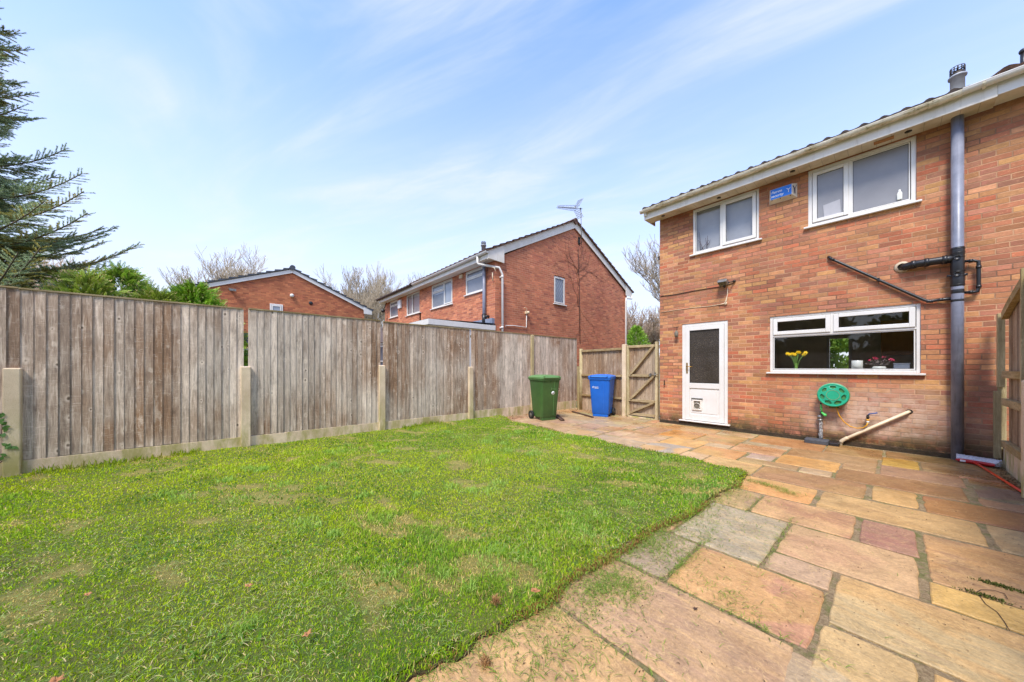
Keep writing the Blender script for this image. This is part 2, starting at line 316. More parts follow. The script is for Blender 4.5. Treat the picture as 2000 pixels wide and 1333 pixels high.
# ------------------------------------------------------------------ mesh builder
class MB:
    def __init__(s): s.v = []; s.f = []; s.c = []; s.sm = []; s.cur = (.5, .5, .5)
    def face(s, idx, smooth=False): s.f.append(tuple(idx)); s.c.append(s.cur); s.sm.append(smooth)
    def poly(s, pts, smooth=False):
        b = len(s.v); s.v += [tuple(p) for p in pts]; s.face(range(b, b+len(pts)), smooth)
    def box(s, x0, x1, y0, y1, z0, z1):
        if x1 < x0: x0, x1 = x1, x0
        if y1 < y0: y0, y1 = y1, y0
        if z1 < z0: z0, z1 = z1, z0
        b = len(s.v)
        s.v += [(x, y, z) for z in (z0, z1) for y in (y0, y1) for x in (x0, x1)]
        for q in ((0, 2, 3, 1), (4, 5, 7, 6), (0, 1, 5, 4), (2, 6, 7, 3), (0, 4, 6, 2), (1, 3, 7, 5)): s.face([b+i for i in q])
        return s
    def obox(s, c, ax, ay, az):
        c = Vector(c); ax, ay, az = Vector(ax), Vector(ay), Vector(az); b = len(s.v)
        if ax.cross(ay).dot(az) < 0: ax = -ax
        for k in (-1, 1):
            for j in (-1, 1):
                for i in (-1, 1): s.v.append(tuple(c+ax*i+ay*j+az*k))
        for q in ((0, 2, 3, 1), (4, 5, 7, 6), (0, 1, 5, 4), (2, 6, 7, 3), (0, 4, 6, 2), (1, 3, 7, 5)): s.face([b+i for i in q])
        return s
    def bar(s, p, q, w, t, up=(0, 0, 1)):
        p, q = Vector(p), Vector(q); d = (q-p); L = d.length; d.normalize(); u = Vector(up)
        x = d.cross(u).normalized(); y = x.cross(d).normalized()
        return s.obox((p+q)/2, d*(L/2), x*(w/2), y*(t/2))
    def tube(s, pts, r, n=10, cap=True, smooth=True):
        pts = [Vector(p) for p in pts]; k = len(pts); rr = r if isinstance(r, (list, tuple)) else [r]*k
        b = len(s.v); pu = None
        for i, p in enumerate(pts):
            d = (pts[min(i+1, k-1)]-pts[max(i-1, 0)]).normalized()
            if pu is None:
                a = Vector((0, 0, 1)) if abs(d.z) < .9 else Vector((1, 0, 0)); pu = a.cross(d).normalized()
            pu = (pu-d*pu.dot(d)).normalized(); w = d.cross(pu)
            for j in range(n):
                an = 2*math.pi*j/n; s.v.append(tuple(p+(pu*math.cos(an)+w*math.sin(an))*rr[i]))
        for i in range(k-1):
            for j in range(n):
                s.face([b+i*n+j, b+i*n+(j+1) % n, b+(i+1)*n+(j+1) % n, b+(i+1)*n+j], smooth)
        if cap: s.face([b+j for j in range(n)][::-1]); s.face([b+(k-1)*n+j for j in range(n)])
        return s
    def lathe(s, prof, c=(0, 0, 0), axis='z', n=24, smooth=True, cap=False):
        b = len(s.v); c = Vector(c)
        for r, h in prof:
            for j in range(n):
                a = 2*math.pi*j/n; x, y = r*math.cos(a), r*math.sin(a)
                v = {'z': (x, y, h), 'y': (x, h, y), 'x': (h, x, y)}[axis]; s.v.append(tuple(c+Vector(v)))
        for i in range(len(prof)-1):
            for j in range(n): s.face([b+i*n+j, b+i*n+(j+1) % n, b+(i+1)*n+(j+1) % n, b+(i+1)*n+j], smooth)
        if cap: s.face([b+j for j in range(n)][::-1]); s.face([b+(len(prof)-1)*n+j for j in range(n)])
        return s
    def ball(s, c, r, n=10, sc_=(1, 1, 1)):
        prof = [(max(1e-4, r*math.sin(math.pi*i/n)), -r*math.cos(math.pi*i/n)) for i in range(n+1)]
        b = len(s.v); s.lathe(prof, (0, 0, 0), 'z', n*2)
        for i in range(b, len(s.v)): v = s.v[i]; s.v[i] = (v[0]*sc_[0]+c[0], v[1]*sc_[1]+c[1], v[2]*sc_[2]+c[2])
        return s
    def prism(s, poly, d):
        d = Vector(d); b = len(s.v); k = len(poly); poly = [Vector(p) for p in poly]
        s.v += [tuple(p) for p in poly]+[tuple(p+d) for p in poly]
        s.face(range(b, b+k)); s.face([b+k+i for i in range(k)][::-1])
        for i in range(k): s.face([b+(i+1) % k, b+i, b+k+i, b+k+(i+1) % k])
        return s
    def build(s, name, mat, parent=None, bevel=0, local=False, attr=None, seg=2):
        off = Vector((0, 0, 0)) if local else root_loc(parent)
        me = bpy.data.meshes.new(name)
        me.from_pydata([(x-off.x, y-off.y, z-off.z) for x, y, z in s.v], [], s.f)
        me.polygons.foreach_set('use_smooth', s.sm)
        if attr:
            a = me.color_attributes.new(attr, 'FLOAT_COLOR', 'CORNER'); arr = []
            for p, c in zip(s.f, s.c): arr += [c[0], c[1], c[2], 1.]*len(p)
            a.data.foreach_set('color', arr)
        me.materials.append(mat); me.update()
        o = bpy.data.objects.new(name, me); COL.objects.link(o); o.parent = parent
        if bevel:
            m = o.modifiers.new('bevel', 'BEVEL'); m.width = bevel; m.segments = seg; m.limit_method = 'ANGLE'; m.angle_limit = R_(35)
        return o
def np_mesh(name, verts, faces3, cols, mat, parent=None, quads=None, off=(0, 0, 0)):
    me = bpy.data.meshes.new(name); nv = len(verts)
    me.vertices.add(nv); me.vertices.foreach_set('co', (np.asarray(verts, dtype=np.float32)-np.asarray(off, dtype=np.float32)).ravel())
    nq = 0 if quads is None else len(quads); nt = 0 if faces3 is None else len(faces3)
    loops = []
    if nq: loops.append(np.asarray(quads, dtype=np.int32).ravel())
    if nt: loops.append(np.asarray(faces3, dtype=np.int32).ravel())
    loops = np.concatenate(loops); me.loops.add(len(loops)); me.loops.foreach_set('vertex_index', loops)
    me.polygons.add(nq+nt)
    st = np.concatenate([np.arange(nq)*4, nq*4+np.arange(nt)*3]).astype(np.int32)
    me.polygons.foreach_set('loop_start', st)
    me.update(calc_edges=True)
    if cols is not None:
        a = me.color_attributes.new('col', 'FLOAT_COLOR', 'POINT')
        cc = np.ones((nv, 4), dtype=np.float32); cc[:, :3] = cols; a.data.foreach_set('color', cc.ravel())
    me.materials.append(mat); me.validate()
    o = bpy.data.objects.new(name, me); COL.objects.link(o); o.parent = parent; return o
def text(s, name, mat, parent, origin, ex, ez, size, depth=.0015, shear=0, w=1.):
    """lettering as real thin geometry: origin, ex = reading direction, ez = up"""
    cu = bpy.data.curves.new(name, 'FONT'); cu.body = s; cu.size = size; cu.extrude = depth; cu.shear = shear
    cu.align_x = 'LEFT'; cu.offset = size*.012
    t = bpy.data.objects.new(name, cu); COL.objects.link(t)
    dg = bpy.context.evaluated_depsgraph_get(); me = bpy.data.meshes.new_from_object(t.evaluated_get(dg))
    bpy.data.objects.remove(t)
    ex, ez = Vector(ex).normalized(), Vector(ez).normalized(); nn = ex.cross(ez)
    M = Matrix(((ex.x*w, ez.x, nn.x), (ex.y*w, ez.y, nn.y), (ex.z*w, ez.z, nn.z)))
    o0 = Vector(origin)
    for v in me.vertices: v.co = M @ v.co + o0
    me.materials.clear(); me.materials.append(mat)
    o = bpy.data.objects.new(name, me); COL.objects.link(o); o.parent = parent; return o

# ------------------------------------------------------------------ value noise in numpy
def vnoise(x, y, scale, seed):
    r = np.random.RandomState(seed); G = r.rand(256, 256)
    X = x*scale+1000; Y = y*scale+1000; xi = np.floor(X).astype(int); yi = np.floor(Y).astype(int)
    fx = X-xi; fy = Y-yi; fx = fx*fx*(3-2*fx); fy = fy*fy*(3-2*fy)
    g = lambda a, b: G[a % 256, b % 256]
    return (g(xi, yi)*(1-fx)+g(xi+1, yi)*fx)*(1-fy)+(g(xi, yi+1)*(1-fx)+g(xi+1, yi+1)*fx)*fy
def fbm(x, y, scale, seed, o=3): return sum(vnoise(x, y, scale*2**i, seed+i)*.5**i for i in range(o))/sum(.5**i for i in range(o))

# ================================================================== GROUND
def ground_mat():
    n = NT('surrounding_ground'); p = n.pos()
    c = n.mix(n.rng(n.noise(p, .4, 5), .4, .6), lin((96, 104, 60)), lin((120, 108, 84)))
    n.base(c); n.rough(.95); return n.m
m = MB(); m.poly([(-900, -900, -.09), (900, -900, -.09), (900, 900, -.09), (-900, 900, -.09)])
tag(m.build('ground', ground_mat()), kind='structure')
# lawn
LAWN = [(-6.46, -4.0), (-1.3, -4.0), (-1.26, .57), (-1.23, .87), (-1.19, 1.32), (-1.24, 1.45), (-1.19, 2.04), (-1.19, 2.45), (-1.11, 2.99), (-1.10, 3.49), (-1.06, 4.05), (-1.10, 4.56), (-1.2, 4.68), (-1.45, 4.67), (-1.99, 4.80), (-2.64, 4.69), (-3.52, 4.86), (-3.98, 4.74), (-4.50, 4.88), (-5.04, 4.94), (-5.75, 4.95), (-6.1, 5.15), (-6.46, 5.2)]
def in_poly(x, y, poly):
    ins = np.zeros(len(x), bool); k = len(poly)
    for i in range(k):
        x0, y0 = poly[i]; x1, y1 = poly[(i+1) % k]
        if y0 == y1: continue
        c = ((y0 > y) != (y1 > y)) & (x < (x1-x0)*(y-y0)/(y1-y0)+x0); ins ^= c
    return ins
def lawn_h(x, y): return .022+.032*(fbm(x, y, .9, 3)-.5)+.05*np.exp(-((x+6.46)/.5)**2)*fbm(x, y, 1.5, 9)
def ragged(poly, step=.06, amp=.02, seed=2):
    out = []; k = len(poly); rr = random.Random(seed)
    for i in range(k):
        a = Vector(poly[i]); b = Vector(poly[(i+1) % k]); L = (b-a).length; s = max(1, int(L/step)); nrm = Vector((-(b-a).y, (b-a).x)).normalized() if L else Vector((0, 0))
        edge = not (abs(a.x+6.46) < .01 and abs(b.x+6.46) < .01)
        for j in range(s):
            q = a.lerp(b, j/s)+(nrm*(rr.gauss(0, amp*.7)+.022*math.sin((a.x+a.y*1.7+j*step)*9)) if edge else Vector((0, 0))); out.append((q.x, q.y))
    return out
RAG = ragged(LAWN)
def lawn_mat():
    n = NT('lawn_turf'); p = n.pos(); sv = n.sep(n.attr('col'))[0]
    f = n.noise(p, 1.7, 6, .7); g = n.noise(p, 22, 5, .75)
    c = n.mix(n.rng(f, .4, .62), lin((84, 116, 26)), lin((120, 130, 48)))
    c = n.mix(n.rng(g, .45, .7), c, lin((104, 96, 44)))
    c = n.mix(n.math('MULTIPLY', sv, .6), c, lin((176, 158, 84)))
    c = n.mix(n.rng(n.sep(p)[2], .018, .006), c, lin((80, 56, 36)))
    n.base(c); n.rough(.95); n.bump(n.noise(p, 60, 5, .8), 1, .03); return n.m
# turf body: grid clipped to the ragged outline, with a cut earth edge
m = MB(); gx = np.arange(-6.46, -.9, .06); gy = np.arange(-4.0, 5.3, .06)
def hz(x, y): return float(lawn_h(np.array([x]), np.array([y]))[0])
XX, YY = np.meshgrid(gx, gy); HH = lawn_h(XX.ravel(), YY.ravel()).reshape(XX.shape)
cx = (XX[:-1, :-1]+.03).ravel(); cy = (YY[:-1, :-1]+.03).ravel()
inside = np.ones(len(cx), bool)
for dx, dy in ((-.03, -.03), (.03, -.03), (.03, .03), (-.03, .03)): inside &= in_poly(cx+dx, cy+dy, LAWN) | (cx < -6.35) & (cy < 5.1)
inside = inside.reshape(XX.shape[0]-1, -1)
m.v = [(float(XX[i, j]), float(YY[i, j]), float(HH[i, j])) for i in range(XX.shape[0]) for j in range(XX.shape[1])]
W_ = XX.shape[1]
for i in range(XX.shape[0]-1):
    for j in range(W_-1):
        if inside[i, j]: m.face([i*W_+j, i*W_+j+1, (i+1)*W_+j+1, (i+1)*W_+j], True)
b0 = len(m.v); k = len(RAG)
for x, y in RAG: m.v += [(x, y, -.03), (x, y, .010)]
for i in range(k): m.face([b0+2*i, b0+2*((i+1) % k), b0+2*((i+1) % k)+1, b0+2*i+1])
m.face([b0+2*i+1 for i in range(k)])
lo = tag(m.build('lawn', lawn_mat()), kind='structure')
def lawn_straw():
    xy = np.array([(v[0], v[1]) for v in m.v]); sv = straw_f(xy[:, 0], xy[:, 1]); a = lo.data.color_attributes.new('col', 'FLOAT_COLOR', 'POINT'); a.data.foreach_set('color', np.repeat(sv[:, None], 4, 1).astype(np.float32).ravel())

def blades(x, y, z, L, Wd, col, lean=.55, tipc=1.25, flat=False):
    n = len(x); a = RS.rand(n)*2*math.pi; b = RS.rand(n)*2*math.pi
    l = (RS.rand(n)*lean+.08)
    if flat: l = .96+0*l
    dx, dy = np.cos(b)*l, np.sin(b)*l; up = np.sqrt(np.maximum(.02, 1-l*l))
    wx, wy = np.cos(a)*Wd/2, np.sin(a)*Wd/2
    if flat: wx, wy = -np.sin(b)*Wd/2, np.cos(b)*Wd/2
    V = np.zeros((n, 5, 3), np.float32)
    V[:, 0] = np.stack([x-wx, y-wy, z], 1); V[:, 1] = np.stack([x+wx, y+wy, z], 1)
    mx, my, mz = x+dx*L*.4, y+dy*L*.4, z+up*L*.6
    V[:, 2] = np.stack([mx+wx*.8, my+wy*.8, mz], 1); V[:, 3] = np.stack([mx-wx*.8, my-wy*.8, mz], 1)
    V[:, 4] = np.stack([x+dx*L*1.05, y+dy*L*1.05, z+up*L*(.85 if not flat else .5)], 1)
    i = np.arange(n)[:, None]*5
    q = i+np.array([[0, 1, 2, 3]]); t = i+np.array([[3, 2, 4]])
    C = np.repeat(col[:, None, :], 5, 1); C[:, 4] = np.clip(C[:, 4]*tipc, 0, 1); C[:, :2] *= .92
    return V.reshape(-1, 3), q, t, C.reshape(-1, 3)
def L3(c): return np.array(lin(c))
def straw_f(x, y): return np.clip((fbm(x*.55+y*.25, y*1.1-x*.5, 3.6, 33, 4)-.56)*7, 0, 1)*np.clip((fbm(x, y, 5.5, 44, 3)-.38)*7, 0, 1)
def lawn_grass():
    n = 1160000; x = RS.uniform(-6.44, -.98, n); y = RS.uniform(-3.6, 5.25, n)
    d = np.hypot(x, y)+.2
    den = 30000*(np.maximum(d, 1.4)/1.4)**-1.35; area = (6.44-.98)*8.85
    fwd = x*FW[0]+y*FW[1]; keep = (RS.rand(n) < den*area/n) & ((fwd > .55) | (RS.rand(n) < .12))
    x, y, d = x[keep], y[keep], d[keep]
    k = in_poly(x, y, RAG); x, y, d = x[k], y[k], d[k]
    n = len(x); f1 = fbm(x, y, 1.15, 21, 4); f2 = fbm(x*.55+y*.25, y*1.1-x*.5, 1.6, 33, 4); f3 = fbm(x, y, 5.5, 44, 3); f4 = fbm(x, y, .6, 55, 2)
    # pale straw patches thin the sward
    straw = straw_f(x, y)
    thick = np.clip((f1-.5)*6, 0, 1)**1.3
    edge = np.exp(-((x+6.42)/.16)**2)*(fbm(x*0, y, 1.3, 71, 2) > .45)
    keep = RS.rand(n) > straw*.45; x, y, d, straw, f1, f3, f4, thick, edge = [q[keep] for q in (x, y, d, straw, f1, f3, f4, thick, edge)]
    n = len(x); r = RS.rand(n)[:, None]
    base = L3((82, 140, 8))*(1-r)+L3((188, 216, 36))*r
    yl = np.clip((f4-.42)*4, 0, 1)[:, None]; base = base*(1-yl*.55)+L3((206, 214, 36))*yl*.62
    cool = np.clip((f1-.58)*6, 0, 1)[:, None]; base = base*(1-cool*.5)+L3((112, 166, 90))*cool*.5
    dk = np.clip((.36-f3)*7, 0, 1)[:, None]; base = base*(1-dk*.3)
    stc = L3((226, 200, 124))*(.7+.5*RS.rand(n)[:, None])
    s = (RS.rand(n) < straw*.8+.10)[:, None]; col = np.where(s, stc, base)
    ec = L3((52, 96, 24)); e = np.clip(edge, 0, 1)[:, None]; col = col*(1-e*.6)+ec*e*.6
    L = (.014+.014*RS.rand(n)+.038*thick*RS.rand(n))*(1-.4*straw)+edge*.09*RS.rand(n); L *= (d/2.5)**.12
    Wd = (.0026+.002*RS.rand(n))*(np.maximum(d, 1.3)/1.6)**.75
    z = lawn_h(x, y)-.006
    V, q, t, C = blades(x, y, z, L, Wd, col, .9)
    # pale mown blades lying in swathes on top, and low broad-leaved weeds
    m_ = 60000; x2 = RS.uniform(-6.4, -1.05, m_); y2 = RS.uniform(-1.2, 5.1, m_); d2 = np.hypot(x2, y2)+.2; f5 = fbm(x2*.5+y2*.3, y2*1.2-x2*.5, 1.9, 77, 3)
    kk = in_poly(x2, y2, LAWN) & (RS.rand(m_) < np.clip((f5-.47)*6, .04, 1)*np.clip((2.2/d2)**1.3, 0, 1)) & (x2*FW[0]+y2*FW[1] > .6)
    x2, y2, d2 = x2[kk], y2[kk], d2[kk]; m_ = len(x2)
    tx = RS.uniform(-5.6, -1.3, 60); ty = RS.uniform(-.6, 4.6, 60); tt = np.repeat(np.arange(60), 110); sx = .03+.05*RS.rand(60)
    x4 = tx[tt]+RS.normal(0, 1, len(tt))*sx[tt]; y4 = ty[tt]+RS.normal(0, 1, len(tt))*sx[tt]; k4 = in_poly(x4, y4, LAWN); x4, y4 = x4[k4], y4[k4]; n4 = len(x4)
    T4 = blades(x4, y4, lawn_h(x4, y4), .035+.035*RS.rand(n4), (.0026+.0014*RS.rand(n4))*(np.hypot(x4, y4)/1.8)**.6, (L3((132, 178, 60))*(1-RS.rand(n4, 1)*.6)+L3((206, 222, 130))*RS.rand(n4, 1)*.6), .85)
    r2 = RS.rand(m_)[:, None]; c2 = L3((120, 168, 84))*(1-r2)+L3((182, 196, 116))*r2; c2 = np.where(RS.rand(m_, 1) < .25, L3((226, 204, 150)), c2)
    A = blades(x2, y2, lawn_h(x2, y2)+.014+.012*RS.rand(m_), .02+.024*RS.rand(m_), .0018+.0012*RS.rand(m_)*(d2/1.6)**.7, c2, flat=True)
    w_ = 9000; x3 = RS.uniform(-6.3, -1.2, w_); y3 = RS.uniform(-.8, 4.9, w_); f6 = fbm(x3, y3, 2.6, 83, 3); k3 = in_poly(x3, y3, LAWN) & (f6 > .56); x3, y3 = x3[k3], y3[k3]; w_ = len(x3)
    B2 = blades(x3, y3, lawn_h(x3, y3)+.008, .018+.016*RS.rand(w_), .011+.006*RS.rand(w_), np.repeat(L3((96, 140, 48))[None], w_, 0)*(.7+.6*RS.rand(w_, 1)), .95)
    o1, o2 = len(V), len(V)+len(A[0]); o3 = o2+len(B2[0]); q = np.concatenate([q, T4[1]+o3]); t = np.concatenate([t, T4[2]+o3]); q = np.concatenate([q, A[1]+o1, B2[1]+o2]); t = np.concatenate([t, A[2]+o1, B2[2]+o2]); V = np.concatenate([V, A[0], B2[0], T4[0]]); C = np.concatenate([C, A[3], B2[3], T4[3]])
    o = np_mesh('grass', V, t, C, K['blade'], quads=q)
    tag(o, 'short mown green grass with straw coloured patches covering the lawn', 'grass', kind='stuff')
lawn_straw(); lawn_grass()
def turf_edge():
    # brown matted roots and dry tufts along the cut edge
    pts = [Vector(p) for p in LAWN[1:-1]]; X, Y = [], []
    for a, b in zip(pts[:-1], pts[1:]):
        L = (b-a).length; near = 1 if (a.y < 4.5) else .4; kk = int(L*1900*near)
        if a.y < -.5: kk = int(L*100)
        t = RS.rand(kk); X.append(a.x+(b.x-a.x)*t+RS.normal(0, .018, kk)+.008); Y.append(a.y+(b.y-a.y)*t+RS.normal(0, .018, kk))
    x = np.concatenate(X); y = np.concatenate(Y); n = len(x)
    cl = fbm(x, y, 3.2, 91, 2); keep = RS.rand(n) < np.clip((cl-.42)*7, .12, 1); x, y = x[keep], y[keep]; n = len(x)
    r = RS.rand(n)[:, None]; col = L3((92, 62, 34))*(1-r)+L3((158, 122, 66))*r
    g = (RS.rand(n) < .38)[:, None]; col = np.where(g, L3((120, 150, 50)), col)
    z = RS.uniform(.0, .03, n); V, q, t, C = blades(x, y, z, .014+.02*RS.rand(n), .003+.003*RS.rand(n), col, .98)
    tag(np_mesh('turf_edge', V, t, C, K['debris'], quads=q), 'brown matted roots and dry grass along the cut lawn edge', 'turf edge', kind='stuff')
turf_edge()

# patio slabs (x0,y0,x1,y1, colour, second colour)
SL = [(-1.75, .40, -.62, 1.31, (196, 152, 98), (204, 160, 104)), (-.60, .72, .3, 1.31, (190, 150, 110), 0), (-1.21, 1.335, -.28, 1.925, (184, 146, 112), (176, 136, 100)),
 (-1.45, 1.95, -.89, 2.52, (150, 130, 110), 0), (-.87, 1.95, -.24, 2.52, (206, 152, 90), (184, 124, 94)), (-1.09, 2.55, -.545, 3.42, (160, 160, 140), (162, 160, 138)), (-1.5, 2.55, -1.11, 3.42, (200, 164, 114), 0),
 (-.53, 2.55, -.23, 2.81, (190, 156, 124), 0), (-.52, 2.835, .105, 3.415, (200, 152, 112), (212, 170, 120)), (-1.42, 3.45, -.83, 3.99, (165, 137, 110), 0), (-.81, 3.45, -.19, 3.985, (206, 158, 108), (180, 124, 92)),
 (-.155, 3.44, .12, 3.965, (152, 104, 90), 0), (-.45, 4.02, .45, 4.56, (186, 146, 86), (196, 158, 98)), (.49, 4.0, .9, 4.57, (182, 150, 100), 0), (.155, 3.13, .92, 3.97, (190, 136, 78), (172, 128, 84)), (.14, 2.835, .92, 3.105, (208, 162, 98), 0),
 (-.205, 2.235, .92, 2.805, (190, 170, 120), (204, 162, 98)), (-.22, 1.34, .07, 2.205, (172, 162, 134), (196, 168, 112)), (.115, 1.62, .92, 2.195, (212, 168, 96), 0), (.115, 1.3, .92, 1.6, (190, 160, 120), 0),
 (-1.10, 4.03, -.49, 4.57, (216, 162, 90), 0), (-1.06, 4.60, -.17, 5.17, (166, 118, 76), 0), (-.125, 4.625, .16, 5.16, (216, 178, 110), (206, 160, 90)), (.20, 4.60, .92, 5.15, (166, 108, 50), 0),
 (-.42, 5.205, .48, 5.78, (146, 102, 58), 0), (-.09, 5.80, .52, 6.37, (146, 106, 82), 0), (-.41, 5.80, -.12, 6.06, (170, 124, 84), 0), (-.08, 6.385, .23, 6.93, (204, 144, 42), 0), (-.05, 6.95, .9, 7.47, (134, 98, 54), 0), (.25, 6.39, .9, 6.93, (126, 96, 58), 0),
 (.56, 6.05, .9, 6.33, (152, 124, 70), 0), (.56, 5.46, .9, 6.03, (126, 106, 96), 0), (.54, 5.18, .9, 5.44, (165, 120, 86), 0), (-1.0, 6.09, -.12, 6.67, (162, 120, 70), 0), (-.66, 6.69, -.08, 7.46, (152, 110, 62), 0),
 (-1.02, 5.50, -.43, 6.07, (214, 156, 78), 0), (-.735, 5.20, -.445, 5.475, (188, 168, 138), 0), (-1.36, 5.22, -.755, 5.475, (165, 135, 96), 0), (-1.34, 5.50, -1.05, 5.82, (188, 170, 152), 0), (-1.63, 5.85, -1.03, 6.41, (206, 162, 116), 0),
 (-1.61, 6.43, -1.02, 6.67, (182, 156, 126), 0), (-1.59, 6.69, -.68, 7.46, (180, 122, 58), 0), (-1.97, 5.23, -1.385, 5.80, (214, 162, 84), 0), (-1.93, 5.82, -1.65, 6.10, (194, 162, 132), 0), (-2.0, 4.66, -1.69, 5.21, (220, 182, 132), 0),
 (-1.67, 4.62, -1.08, 5.20, (214, 166, 102), 0), (-2.24, 6.13, -1.65, 7.0, (190, 132, 74), 0), (-2.18, 7.02, -1.61, 7.46, (200, 166, 120), 0), (-3.1, 6.83, -2.2, 7.44, (204, 152, 92), 0), (-2.87, 6.12, -2.26, 6.81, (206, 144, 60), 0),
 (-2.57, 5.52, -1.99, 6.10, (224, 168, 90), 0), (-2.62, 4.6, -2.02, 5.50, (222, 178, 116), (168, 168, 162)), (-3.52, 4.7, -2.64, 5.30, (186, 172, 148), 0), (-3.2, 5.32, -2.60, 5.9, (214, 184, 146), 0), (-3.35, 6.12, -2.9, 6.8, (176, 132, 102), 0),
 (-3.55, 5.4, -3.22, 5.9, (224, 196, 152), 0), (-3.92, 5.75, -3.57, 6.2, (190, 150, 96), 0), (-4.18, 4.8, -3.57, 5.38, (186, 160, 112), 0), (-5.09, 4.7, -4.21, 5.58, (190, 160, 118), 0), (-4.47, 5.62, -3.95, 6.2, (168, 134, 120), 0)]
def fill_slabs():
    res = .1; x0, y0, x1, y1 = -6.4, .7, .9, 8.4; nxx, nyy = int((x1-x0)/res), int((y1-y0)/res); occ = np.zeros((nxx, nyy), bool)
    for i in range(nxx):
        for j in range(nyy):
            x, y = x0+(i+.5)*res, y0+(j+.5)*res
            if any(s[0]-.02 < x < s[2]+.02 and s[1]-.02 < y < s[3]+.02 for s in SL): occ[i, j] = True
            if y > 7.5 and x > -3.5: occ[i, j] = True
            if x < -1.45 and y < 4.55: occ[i, j] = True
    pal = [(186, 160, 118), (206, 160, 106), (178, 140, 100), (196, 170, 132), (160, 132, 118), (190, 146, 90), (176, 156, 126)]
    rr = random.Random(4)
    for j in range(nyy):
        for i in range(nxx):
            if occ[i, j]: continue
            for w, h in rr.sample([(9, 6), (6, 6), (6, 3), (6, 9), (3, 6)], 5)+[(3, 3), (6, 2), (2, 4), (3, 2), (3, 1), (2, 2), (1, 3), (2, 1), (1, 1)]:
                if i+w <= nxx and j+h <= nyy and not occ[i:i+w, j:j+h].any():
                    occ[i:i+w, j:j+h] = True; SL.append((x0+i*res+.008, y0+j*res+.008, x0+(i+w)*res-.008, y0+(j+h)*res-.008, rr.choice(pal), 0)); break
fill_slabs()
def stone_mat():
    n = NT('sandstone_slab'); p = n.pos(); c1, c2 = n.attr('c1'), n.attr('c2'); r = n.sep(n.attr('bc'))
    q = n.add(p, n.comb(n.math('MULTIPLY', r[0], 11), n.math('MULTIPLY', r[1], 7), 0))
    big = n.noise(q, 1.6, 3, .5, .8); c = n.mix(n.rng(big, .47, .54), c1, c2)
    st = n.noise(n.scale(q, (.35, 2.2, 1)), 7, 6, .7, 1.6)
    stm = n.rng(r[2], .35, .7)
    c = n.mix(n.math('MULTIPLY', n.rng(st, .42, .68), n.math('MULTIPLY', stm, .42)), c, lin((216, 172, 108)))
    c = n.mix(n.math('MULTIPLY', n.rng(st, .3, .45, 1, 0), n.math('MULTIPLY', stm, .4)), c, lin((150, 112, 84)))
    bl = n.noise(q, 4.5, 6, .72, .6); v = n.rng(bl, .3, .7, 1.18, .70); c = n.mix(1., c, n.comb(v, v, v), 'MULTIPLY')
    fine = n.noise(q, 60, 5, .75); v = n.rng(fine, .3, .7, 1.2, .74); c = n.mix(1., c, n.comb(v, v, v), 'MULTIPLY')
    c = n.mix(n.rng(n.noise(p, 24, 5, .8), .60, .70, 0, .75), c, lin((84, 66, 46)))     # small dark specks
    vein = n.noise(q, 3.2, 5, .6, 2.4); c = n.mix(n.rng(n.math('ABSOLUTE', n.math('SUBTRACT', vein, .5)), .0, .012, .35, 0), c, lin((226, 190, 130)))
    yy = n.sep(p)[1]; wet = n.math('MULTIPLY', n.rng(yy, 4.2, 6.2), n.rng(n.noise(p, .9, 4, .6), .45, .6))
    c = n.mix(n.math('MULTIPLY', wet, .42), c, n.mix(1., c, lin((214, 176, 128)), 'MULTIPLY'))
    n.base(c); n.rough(n.math('SUBTRACT', n.rng(bl, .3, .7, .62, .5), n.math('MULTIPLY', wet, .3)))
    n.b.inputs['Specular IOR Level'].default_value = .45
    hh = n.math('ADD', n.math('MULTIPLY', n.noise(q, 9, 5, .6, .5), 1.), n.math('MULTIPLY', fine, .25)); n.bump(hh, .8, .018)
    return n.m
def joint_mat():
    n = NT('joint_grit'); p = n.pos()
    c = n.mix(n.rng(n.noise(p, 55, 5, .8), .35, .65), lin((172, 150, 112)), lin((112, 90, 62)))
    c = n.mix(n.rng(n.noise(p, 4, 5, .75), .48, .6, 0, .8), c, lin((104, 108, 50)))
    n.base(c); n.rough(.95); n.bump(n.noise(p, 110, 4, .8), 1, .012); return n.m
